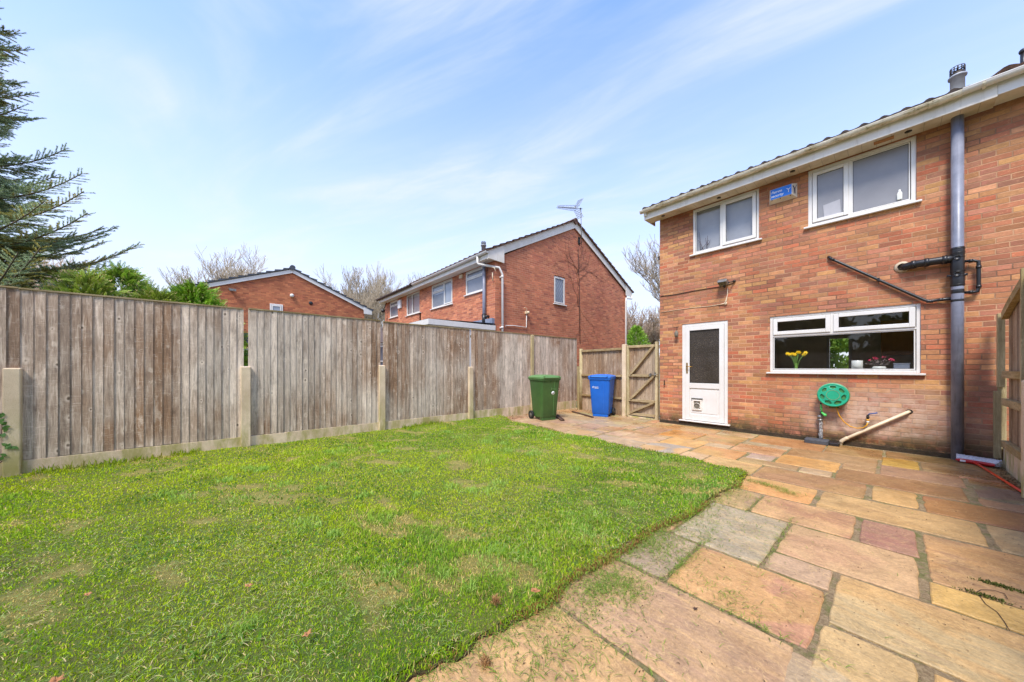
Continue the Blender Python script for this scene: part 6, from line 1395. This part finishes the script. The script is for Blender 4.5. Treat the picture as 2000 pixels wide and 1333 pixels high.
r = [P(527, 600, 'x', BX).y, P(552.5, 600, 'x', BX).y, P(527, 612, 'x', BX).z-.3, P(527, 593, 'x', BX).z]
frame_window(bg, r, BX+.05, [(0, 1, 0, 1, 1)], K['lead_glass'], fw=.06, casw=.06, sill=0, axis='y', sgn=-1)
m = MB()
for i in range(5): a = r[0]+.2+i*(r[1]-r[0]-.4)/4; m.box(BX+.01, BX+.02, a-.02, a+.02, r[2]+.1, r[3]-.12)
m.build('window_bars', K['white'], bg)
c = P(448, 566, 'x', BX+.1); m = MB(); m.tube([(BX, c.y, c.z+.05), (BX+.15, c.y+.1, c.z)], .05, 8); m.box(BX+.1, BX+.22, c.y, c.y+.25, c.z-.06, c.z+.04); m.build('wall_camera', K['steel'], bg)
c = P(570, 578, 'x', BX); m = MB(); m.ball((BX+.05, c.y, c.z), .1, 6); m.build('wall_lamp', K['ceramic'], bg)
c = P(607, 592.5, 'x', BX); m = MB(); m.lathe([(.001, .02), (.085, .02), (.1, .005), (.1, 0)], (BX+.003, c.y, c.z), 'x', 14); m.build('flue_hole', K['black'], bg)
# low garage seen through the first gap, conservatory through the second
gz = 2.13; g = thing('garage', 'low garage with grey gutter glimpsed through the gap in the fence', 'garage', (-12, .4, 0))
m = MB(); m.box(-15, -12, -1.3, 1.9, -.1, gz-.1); m.build('wall', K['brick_by'], g)
m = MB(); m.box(-15.1, -11.85, -1.4, 2.0, gz-.1, gz+.08); m.build('roof', K['slate'], g)
m = MB(); m.box(-11.9, -11.84, -1.4, 2.0, gz-.22, gz-.06); m.build('gutter', K['garage'], g)
m = MB(); m.box(-12, -11.96, -.6, 1.4, .9, 1.78); w_ = m.build('window', K['white'], g); m = MB(); m.box(-11.957, -11.95, -.54, 1.34, .96, 1.66); m.build('pane', K['dark'], w_)
c_ = thing('conservatory', 'white framed conservatory glimpsed through the second gap in the fence', 'conservatory', (-12.4, 3.4, 0))
m = MB(); cz = 2.02
for y in (2.3, 2.9, 3.5, 4.1, 4.7, 5.3): m.box(-12.45, -12.38, y-.04, y+.04, 0, cz)
m.box(-12.46, -12.37, 2.26, 5.34, cz, cz+.10); m.box(-12.45, -12.38, 2.3, 5.3, .0, .5); m.box(-12.45, -12.39, 2.3, 5.3, 1.45, 1.5); m.build('frame', K['white'], c_)
m = MB(); m.box(-12.43, -12.41, 2.3, 5.3, .5, cz-.01); m.build('pane', K['frost_plain'], c_)
m = MB(); m.prism([(-12.3, 2.1, cz+.10), (-12.3, 5.5, cz+.10), (-14.5, 5.5, cz+.9), (-14.5, 2.1, cz+.9)], (0, 0, .06)); m.build('roof', K['tile'], c_)

# adjoining house on the right: same plane, its own gutter and roof
aj = thing('brick_house', 'adjoining brick house at the right edge, mostly beyond the side fence', 'house', (HX1+.01, WY, 0))
m = MB(); m.poly([(HX1, WY, -.1), (7.5, WY, -.1), (7.5, WY, SZ+.1), (HX1, WY, SZ+.1)]); m.build('wall', K['brick_house'], aj)
xs = P(1948, 190, 'y', FXX).x
m = MB(); m.box(HX1-.058, 7.5, FXX+.01, WY-.003, SZ+.02, SZ+.032); m.build('soffit', K['fascia'], aj)
m = MB(); m.box(HX1-.058, 7.5, FXX-.012, FXX+.006, SZ+.012, SZ+.23); m.build('fascia', K['white'], aj, bevel=.003)
gutter(.602, 7.5, FXX-.018, GZ+.012, K['white'], aj, brackets=[2, 3.5])
tiled('roof', .86, 7.5, RY0, RZ0+.015, WY+3.95, RZ0+.015+(WY+3.95-RY0)*.44, K['tile_red'], aj, th=.035)
pv = P(1999, 103, 'y', WY+1.6); m = MB(); m.tube([(pv.x, pv.y, pv.z-.4), (pv.x, pv.y, pv.z+.02)], .03, 10); m.ball((pv.x, pv.y, pv.z+.02), .045, 6); m.build('flue', K['black'], aj)

# ================================================================== TREES
def bare_tree(name, label, loc, H, seed, mat, spread=.5, twigs=1., group=None, trunk_r=.16, rmin=.017):
    rs = random.Random(seed); tr = []; cr = []
    def grow(p, d, L, r, lev):
        k = 4; pts = [(p, r)]
        for i in range(k):
            d = (d+Vector((rs.gauss(0, .10), rs.gauss(0, .10), rs.gauss(.09, .05)))).normalized(); p = p+d*(L/k); pts.append((p, r*(1-.45*(i+1)/k)))
            if lev >= 1 and lev < 5 and rs.random() < .75*twigs:
                a = rs.uniform(0, 6.28); side = Vector((math.cos(a), math.sin(a), rs.uniform(.1, .7)))
                grow(p, (d*.55+side*spread).normalized(), L*rs.uniform(.45, .7), r*.42, lev+1)
        (tr if lev == 0 else cr).append(pts)
        if lev < 5:
            nb_ = 3 if lev < 2 else 2
            for j in range(nb_):
                a = rs.uniform(0, 6.28); side = Vector((math.cos(a), math.sin(a), .5)); grow(p, (d+side*spread*rs.uniform(.6, 1.2)).normalized(), L*rs.uniform(.6, .82), r*.55*.9, lev+1)
    grow(Vector((0, 0, 0)), Vector((0, 0, 1)), H*.30, trunk_r, 0)
    mxz = max(q[0].z for s in cr for q in s); f = H/mxz
    t = thing(name, label, 'tree', loc, group)
    for nm, segs, n, mm in (('trunk', tr, 7, K['bark']), ('crown', cr, 3, mat)):
        V, Q = [], []
        for s in segs:
            b = len(V)
            for i, (p, r) in enumerate(s):
                d = (s[min(i+1, len(s)-1)][0]-s[max(0, i-1)][0]).normalized(); u = d.orthogonal().normalized(); w = d.cross(u); rr_ = max(r, rmin)
                for j in range(n): a = 2*math.pi*j/n; q = (p+(u*math.cos(a)+w*math.sin(a))*rr_)*f if nm == 'crown' else (p*f+(u*math.cos(a)+w*math.sin(a))*rr_); V.append(tuple(q))
            for i in range(len(s)-1):
                for j in range(n): Q.append((b+i*n+j, b+i*n+(j+1) % n, b+(i+1)*n+(j+1) % n, b+(i+1)*n+j))
        np_mesh(nm, V, None, None, mm, t, quads=Q)
    return t
def copy_tree(root, loc, rz, s, label):
    r = root.copy(); COL.objects.link(r); r.location = loc; r.rotation_euler = (0, 0, rz); r.scale = (s, s, s); r['label'] = label
    for ch in list(root.children): c = ch.copy(); COL.objects.link(c); c.parent = r
    return r
def at(u, depth):  # ground point on the bearing u at a given distance ahead
    t = (u-1000)/644*depth; return (FW[0]*depth+RT[0]*t, FW[1]*depth+RT[1]*t, -.1)
G1 = 'bare winter trees beyond the houses'
TA = bare_tree('bare_tree', 'tall bare tree, broader of the pair to the left of the brick gable', at(432, 42), 17.6, 3, K['bare'], .62, 1., G1)
TB = bare_tree('bare_tree', 'bare tree, left one of the pair to the left of the brick gable', at(372, 44), 17.0, 8, K['bare'], .55, 1., G1)
TC = bare_tree('bare_tree', 'bare tree just right of the peak of the brick gable', at(668, 46), 15.4, 12, K['bare'], .5, 1., G1)
TD = bare_tree('bare_tree', 'bare pinkish tree behind the spruce branches on the left', at(135, 30), 11.4, 20, K['bare2'], .6, 1., G1)
for (src, u, d, s, rz, lab) in ((TB, 706, 46, 1.02, 1.1, 'bare tree midway between the brick gable and the brick pair, tallest there'), (TC, 738, 47, .98, 2.2, 'bare tree to the left of the brick pair, in front of the row'), (TA, 772, 50, .86, 3.4, 'bare tree whose crown shows just over the far roof end'), (TC, 636, 48, .82, 4.4, 'low bare tree behind the right slope of the brick gable'),
                           (TB, 800, 52, .92, 5.0, 'bare tree rising over the dark tiled half of the brick pair'), (TD, 180, 40, 1.0, 1.9, 'bare tree behind the bright conifer shrub on the left'), (TC, 86, 36, .95, 3.9, 'bare tree mostly hidden by the lower spruce boughs'), (TB, 478, 50, .75, 2.9, 'thin bare tree against the left slope of the grey roof'),
                           (TC, 722, 40, .78, .4, 'slender bare tree beside the left corner of the brick pair'), (TB, 690, 38, .72, 5.6, 'lower bare tree over the fence right of the gable roof')):
    copy_tree(src, at(u, d), rz, s, lab)
TE = bare_tree('bare_tree', 'bare spreading tree in the gap to the left of the near house corner', at(1300, 19), 9.3, 31, K['bare'], .75, 1., None, trunk_r=.12, rmin=.008)
TF = bare_tree('bare_tree', 'small twiggy tree behind the garden gate', at(1262, 24), 6.2, 33, K['bare2'], .7, 1.2, None, trunk_r=.1, rmin=.011)
copy_tree(TF, at(1236, 30), 2.0, 1.05, 'low twiggy tree just right of the neighbouring house edge'); copy_tree(TF, at(1284, 28), 4.0, 1.1, 'low twiggy tree beside the near house wall, behind the gate')

def foliage_blob(name, label, cat, loc, H, Rr, n, c1, c2, leaf=.05, seed=1, col_shape=1., group=None, c3=None):
    """shrub or evergreen made of many small leaf faces clumped along hidden boughs, with gaps"""
    rs = np.random.RandomState(seed); t = thing(name, label, cat, loc, group)
    nb_ = max(14, int(26*col_shape)); cen = []
    for i in range(nb_):
        h = rs.uniform(.12, .97); a = rs.uniform(0, 6.28); rad = Rr*(1-h**2.2)*rs.uniform(.45, .95); cen.append((math.cos(a)*rad, math.sin(a)*rad, h*H, Rr*rs.uniform(.18, .34)*(1.1-.5*h)))
    cen = np.array(cen); k = rs.randint(0, nb_, n); v = rs.normal(0, 1, (n, 3)); v /= np.linalg.norm(v, axis=1)[:, None]; rr_ = rs.rand(n)[:, None]**.35
    p = cen[k, :3]+v*cen[k, 3:4]*rr_*np.array([1, 1, 1.1]); p[:, 2] = np.maximum(p[:, 2], .05)
    up = np.stack([v[:, 0]*.8, v[:, 1]*.8, np.abs(v[:, 2])+.5], 1)+rs.normal(0, .35, (n, 3)); up /= np.linalg.norm(up, axis=1)[:, None]
    sd = np.cross(up, rs.normal(0, 1, (n, 3))); sd /= np.linalg.norm(sd, axis=1)[:, None]; L = leaf*rs.uniform(.6, 1.5, n)[:, None]; W = L*.32
    V = np.stack([p-sd*W*.4, p+up*L*.5-sd*W, p+up*L, p+up*L*.5+sd*W], 1).reshape(-1, 3)
    f = rs.rand(n)[:, None]*.6+.4*rs.rand(nb_)[k][:, None]; C = L3(c1)*(1-f)+L3(c2)*f
    if c3 is not None: s = (rs.rand(n) < .14)[:, None]; C = np.where(s, L3(c3), C)
    C = np.repeat(C, 4, 0); Q = np.arange(n*4).reshape(-1, 4)
    np_mesh('crown', V, None, C, K['leafy'], t, quads=Q)
    m = MB(); rr2 = random.Random(seed)
    m.tube([(loc[0], loc[1], loc[2]), (loc[0]+.02, loc[1], loc[2]+H*.5), (loc[0], loc[1]+.02, loc[2]+H*.9)], [Rr*.07, Rr*.04, .01], 8)
    for c in cen[:14]: m.tube([(loc[0], loc[1], loc[2]+c[2]*.55), (loc[0]+c[0]*.8, loc[1]+c[1]*.8, loc[2]+c[2])], [Rr*.02, .006], 5)
    m.build('trunk', K['bark'], t); return t
# feathery conifers over the fence
def conifer_shrub(name, label, loc, H, Rr, seed, n_sp, c1, c2, tip):
    rs = np.random.RandomState(seed); P_, C_ = [], []; t = thing(name, label, 'conifer', loc)
    for i in range(n_sp):
        h = rs.uniform(.25, 1); a = rs.uniform(0, 6.28); rad = Rr*(1-h**2)**.6*rs.uniform(.3, .9); b = np.array([math.cos(a)*rad, math.sin(a)*rad, h*H])
        d = np.array([math.cos(a)*.55, math.sin(a)*.55, rs.uniform(.25, 1.1)])+rs.normal(0, .25, 3); d /= np.linalg.norm(d); L = rs.uniform(.12, .30); s = np.cross(d, rs.normal(0, 1, 3)); s /= np.linalg.norm(s); nn = np.cross(d, s)
        cc = L3(c1)*(1-rs.rand())+L3(c2)*rs.rand()
        for j in range(13):
            u = (j+1)/13; p = b+d*L*u-np.array([0, 0, .04])*u*u; w = (1-u*.8)*.055
            for sg in (-1, 1):
                e = p+(s*sg*.9+d*.75+nn*rs.normal(0, .18))*w; dr = (e-p)/np.linalg.norm(e-p); o = np.cross(dr, nn)*.0042
                P_ += [p-o, (p+e)/2-o*1.7, e, (p+e)/2+o*1.7]; k = cc*(.75+.5*u); 
                if u > .8 and rs.rand() < .4: k = L3(tip)
                C_ += [k*.8, k, k*1.2, k]
    V = np.array(P_); np_mesh('crown', V, None, np.clip(np.array(C_), 0, 1), K['leafy'], t, quads=np.arange(len(V)).reshape(-1, 4))
    m = MB(); m.tube([loc, (loc[0], loc[1], loc[2]+H*.85)], [.05, .01], 8)
    for i in range(16): a = rs.uniform(0, 6.28); h = rs.uniform(.2, .8)*H; m.tube([(loc[0], loc[1], loc[2]+h*.8), (loc[0]+math.cos(a)*Rr*.6, loc[1]+math.sin(a)*Rr*.6, loc[2]+h+.2)], [.014, .005], 5)
    m.build('trunk', K['bark'], t)
conifer_shrub('evergreen_bush', 'rounded bright green bush between the two houses, above the gate', at(1243, 21), 3.9, 1.25, 9, 2600, (88, 140, 40), (160, 196, 70), (180, 200, 90))
def gp(u, X): p = P(u, 600, 'x', X); return (p.x, p.y, -.09)
conifer_shrub('conifer_shrub', 'bright green feathery conifer with its tip above the fence, left of the brick gable', gp(378, -8.2), 2.72, 1.0, 3, 2300, (66, 116, 26), (142, 184, 52), (196, 196, 120))
conifer_shrub('conifer_shrub', 'feathery conifer between the spruce and the bright green shrub', gp(238, -8.9), 3.0, 1.0, 4, 2100, (74, 112, 34), (150, 182, 66), (206, 190, 130))
conifer_shrub('conifer_shrub', 'low yellowish conifer just above the fence below the spruce boughs', gp(305, -7.9), 2.5, .9, 6, 1700, (92, 120, 36), (150, 164, 60), (200, 180, 120))
conifer_shrub('conifer_shrub', 'low green conifer nearest the brick gable, just clearing the fence', gp(418, -8.3), 2.38, .8, 16, 1500, (92, 132, 36), (156, 180, 62), (196, 190, 120))
conifer_shrub('conifer_shrub', 'yellowish conifer partly hidden under the spruce boughs on the left', gp(170, -8.4), 2.75, .95, 17, 1500, (96, 128, 44), (164, 176, 76), (206, 180, 130))
# spruce
def spruce():
    loc = Vector((-10.12, -3.76, -.09)); t = thing('spruce_tree', 'large spruce tree reaching in from the left edge behind the fence', 'tree', loc)
    rs = np.random.RandomState(12); B = []; W = MB(); Vs, Cs = [], []
    H = 9.2; fwd2 = np.array([FW[0], FW[1]])
    def shoot(p, d, L, ctip):
        n = int(95*L/.22); u = rs.rand(n)[:, None]; a = rs.rand(n)[:, None]*6.283
        s = np.cross(d, [0, 0, 1.]); s /= np.linalg.norm(s)+1e-9; w = np.cross(s, d)
        rad = s*np.cos(a)+w*np.sin(a)+np.array([0, 0, .25]); base = p+d*L*u-np.array([0, 0, .0]); dr = rad*.75+d*.75; dr /= np.linalg.norm(dr, axis=1)[:, None]
        nl_ = rs.uniform(.020, .036, (n, 1)); e = base+dr*nl_; o = np.cross(dr, d); o /= np.linalg.norm(o, axis=1)[:, None]+1e-9; o *= .0042
        Vs.append(np.stack([base-o, base+o, e], 1).reshape(-1, 3))
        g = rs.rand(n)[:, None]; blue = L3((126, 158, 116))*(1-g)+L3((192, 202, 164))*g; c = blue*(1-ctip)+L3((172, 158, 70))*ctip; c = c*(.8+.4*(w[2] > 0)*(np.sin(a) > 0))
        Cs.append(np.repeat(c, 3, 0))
    nbr = 0; z = .7
    while z < H-.2:
        frac = (z-.5)/(H-.5); reach = 3.2*(1-frac)**1.05+.12; k = 9
        for i in range(k):
            a = rs.uniform(0, 6.283); zz = z+rs.uniform(-.16, .16); rch = reach*rs.uniform(.6, 1.04)
            dirh = np.array([math.cos(a), math.sin(a), 0]); tipx = (loc.x+dirh[0]*rch, loc.y+dirh[1]*rch)
            # boughs that can never be seen from the garden are kept lighter
            vis = (dirh[0]*.55+dirh[1]*.85) > -.35
            pts = []; m_ = 9
            for j in range(m_+1):
                s = j/m_; pts.append(np.array([loc.x, loc.y, zz-.09])+dirh*rch*s+np.array([0, 0, rch*(.12*s-.18*s*(1-s)+.24*s**3)]))
            W.tube([Vector(q) for q in pts], [.028*(1-.85*j/m_)*(rch/2.5)**.5+.003 for j in range(m_+1)], 5, cap=False)
            nbr += 1; dens = 1. if vis else .3; gold = rs.rand() < .35
            ns = int(rch*19*dens)
            for q in range(ns):
                s = .16+.84*(q+rs.rand())/ns; x = s*m_; j = min(m_-1, int(x)); p = pts[j]+(pts[j+1]-pts[j])*(x-j); d = pts[j+1]-pts[j]; d /= np.linalg.norm(d); side = np.cross(d, [0, 0, 1.]); side /= np.linalg.norm(side)
                for sg in (-1, 1):
                    L = (.46*(1-s)+.13)*rs.uniform(.5, 1.25); dd = d*.75+side*sg*.72+np.array([0, 0, rs.uniform(-.22, .16)]); dd /= np.linalg.norm(dd)
                    ct = .8 if (gold and rs.rand() < .5) or rs.rand() < .08 else rs.rand()*.15
                    shoot(p, dd, L, ct)
                    if L > .26 and vis:
                        for r_ in (.35, .65):
                            for g2 in (-1, 1):
                                s2 = np.cross(dd, [0, 0, 1.]); s2 /= np.linalg.norm(s2); d3 = dd*.8+s2*g2*.6+np.array([0, 0, rs.uniform(-.15, .1)]); d3 /= np.linalg.norm(d3); shoot(p+dd*L*r_, d3, L*.42, ct)
            shoot(pts[-2], (pts[-1]-pts[-2])/np.linalg.norm(pts[-1]-pts[-2]), .30, .1)
        z += .27 if z < 7 else .25
    V = np.concatenate(Vs)-np.array(loc); C = np.clip(np.concatenate(Cs), 0, 1)
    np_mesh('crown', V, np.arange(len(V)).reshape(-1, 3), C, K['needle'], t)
    W.tube([loc, loc+Vector((0, 0, H*.5)), loc+Vector((0, 0, H))], [.17, .1, .012], 10); W.build('trunk', K['bark'], t)
    print('spruce needles', len(V)//3)
spruce()
# evergreens and a hedge behind the viewer (mirrored in the panes)
for i, (x, y, h, r, lab) in enumerate(((-5.2, -7.0, 8.4, 2.6, 'dense evergreen tree behind the viewer, nearest the spruce'), (-1.6, -7.6, 7.8, 2.6, 'dense evergreen tree behind the viewer, second from the spruce'), (2.2, -7.2, 8.2, 2.6, 'dense evergreen tree behind the viewer, third from the spruce'), (6.0, -7.8, 7.8, 2.6, 'dense evergreen tree behind the viewer, farthest from the spruce'))):
    foliage_blob('evergreen_tree', lab, 'tree', (x, y, -.09), h, r, 16000, (40, 62, 26), (78, 100, 44), .2, 40+i, 1.6, 'evergreens behind the viewer')
foliage_blob('evergreen_tree', 'green garden tree on the far side of the near house', 'tree', (-2.1, 20, -.09), 3.4, 1.9, 6000, (70, 110, 40), (140, 170, 70), .15, 61)

# ================================================================== SKY, SUN, CAMERA
SUN_EL, SUN_AZ = R_(56), math.atan2(.45, -1.)    # azimuth measured from +Y towards +X
w = bpy.data.worlds.new('World'); sc.world = w; w.use_nodes = True; nt = w.node_tree; N = nt.nodes; Lk = nt.links
bg_ = N['Background']; sky = N.new('ShaderNodeTexSky'); sky.sky_type = 'NISHITA'; sky.sun_disc = False; sky.sun_elevation = SUN_EL; sky.sun_rotation = SUN_AZ % (2*math.pi); sky.air_density = 1.0; sky.dust_density = .6; sky.ozone_density = 1.6
tc = N.new('ShaderNodeTexCoord'); sp = N.new('ShaderNodeSeparateXYZ'); Lk.new(tc.outputs['Generated'], sp.inputs[0])
def wm(op, a, b=None, clamp=False):
    n = N.new('ShaderNodeMath'); n.operation = op; n.use_clamp = clamp
    for i, x in enumerate((a, b)):
        if x is None: continue
        if hasattr(x, 'is_output'): Lk.new(x, n.inputs[i])
        else: n.inputs[i].default_value = x
    return n.outputs[0]
def wr(f, a, b, c=0, d=1, sm=False):
    n = N.new('ShaderNodeMapRange'); n.interpolation_type = 'SMOOTHSTEP' if sm else 'LINEAR'; Lk.new(f, n.inputs[0])
    for i, x in enumerate((a, b, c, d)): n.inputs[i+1].default_value = x
    return n.outputs[0]
# high cirrus: project the view direction onto a flat layer overhead
zz = wm('MAXIMUM', sp.outputs[2], .05); px = wm('DIVIDE', sp.outputs[0], zz); py = wm('DIVIDE', sp.outputs[1], zz)
cb_ = N.new('ShaderNodeCombineXYZ'); Lk.new(px, cb_.inputs[0]); Lk.new(py, cb_.inputs[1])
PH = R_(20); mp = N.new('ShaderNodeCombineXYZ'); mp.inputs[2].default_value = 4.7; Lk.new(wm('MULTIPLY', wm('ADD', wm('MULTIPLY', px, math.cos(PH)), wm('MULTIPLY', py, math.sin(PH))), .34), mp.inputs[0]); Lk.new(wm('ADD', wm('MULTIPLY', px, -math.sin(PH)), wm('MULTIPLY', py, math.cos(PH))), mp.inputs[1])
def wn_(scale, det, rough, dist, off=0):
    n = N.new('ShaderNodeTexNoise'); n.inputs['Scale'].default_value = scale; n.inputs['Detail'].default_value = det; n.inputs['Roughness'].default_value = rough; n.inputs['Distortion'].default_value = dist; Lk.new(mp.outputs[0], n.inputs['Vector']); return n.outputs[0]
c1 = wr(wn_(1.6, 6, .55, .7), .36, .66, 0, 1, True); c2 = wr(wn_(3.4, 7, .62, .9), .32, .72, .25, 1)
cl = wm('MULTIPLY', wm('MULTIPLY', c1, c2), .85); low = wr(sp.outputs[2], .0, .78, 1., 0.)
cl = wm('ADD', cl, wm('MULTIPLY', low, wm('SUBTRACT', 1.0, cl)), True)
mx = N.new('ShaderNodeMix'); mx.data_type = 'RGBA'; Lk.new(cl, mx.inputs[0]); tint = N.new('ShaderNodeMix'); tint.data_type = 'RGBA'; tint.blend_type = 'MULTIPLY'; tint.inputs[0].default_value = 1; Lk.new(sky.outputs[0], tint.inputs[6]); tint.inputs[7].default_value = (.76, .90, 1.2, 1); Lk.new(tint.outputs[2], mx.inputs[6]); mx.inputs[7].default_value = (2.3, 2.42, 2.72, 1)
Lk.new(mx.outputs[2], bg_.inputs[0]); bg_.inputs[1].default_value = .12
sl = bpy.data.lights.new('Sun', 'SUN'); sl.energy = 1.5; sl.angle = R_(14); sl.color = (1., .93, .84); so = bpy.data.objects.new('Sun', sl); COL.objects.link(so)
dv = Vector((math.sin(SUN_AZ)*math.cos(SUN_EL), math.cos(SUN_AZ)*math.cos(SUN_EL), math.sin(SUN_EL))); so.rotation_euler = dv.to_track_quat('Z', 'Y').to_euler(); so.location = (0, -5, 12)
cam = bpy.data.cameras.new('Camera'); co = bpy.data.objects.new('Camera', cam); COL.objects.link(co); sc.camera = co
co.location = (0, 0, CH); co.rotation_euler = (R_(90), 0, math.atan2(644, 560)); cam.sensor_width = 36; cam.lens = 36*644/2000; cam.shift_y = (718-666.5)/2000; cam.clip_end = 3000; cam.clip_start = .05
sc.view_settings.view_transform = 'Standard'; sc.view_settings.look = 'None'; sc.view_settings.exposure = 1.78; sc.view_settings.gamma = 1
sc.cycles.max_bounces = 8; sc.cycles.transparent_max_bounces = 12
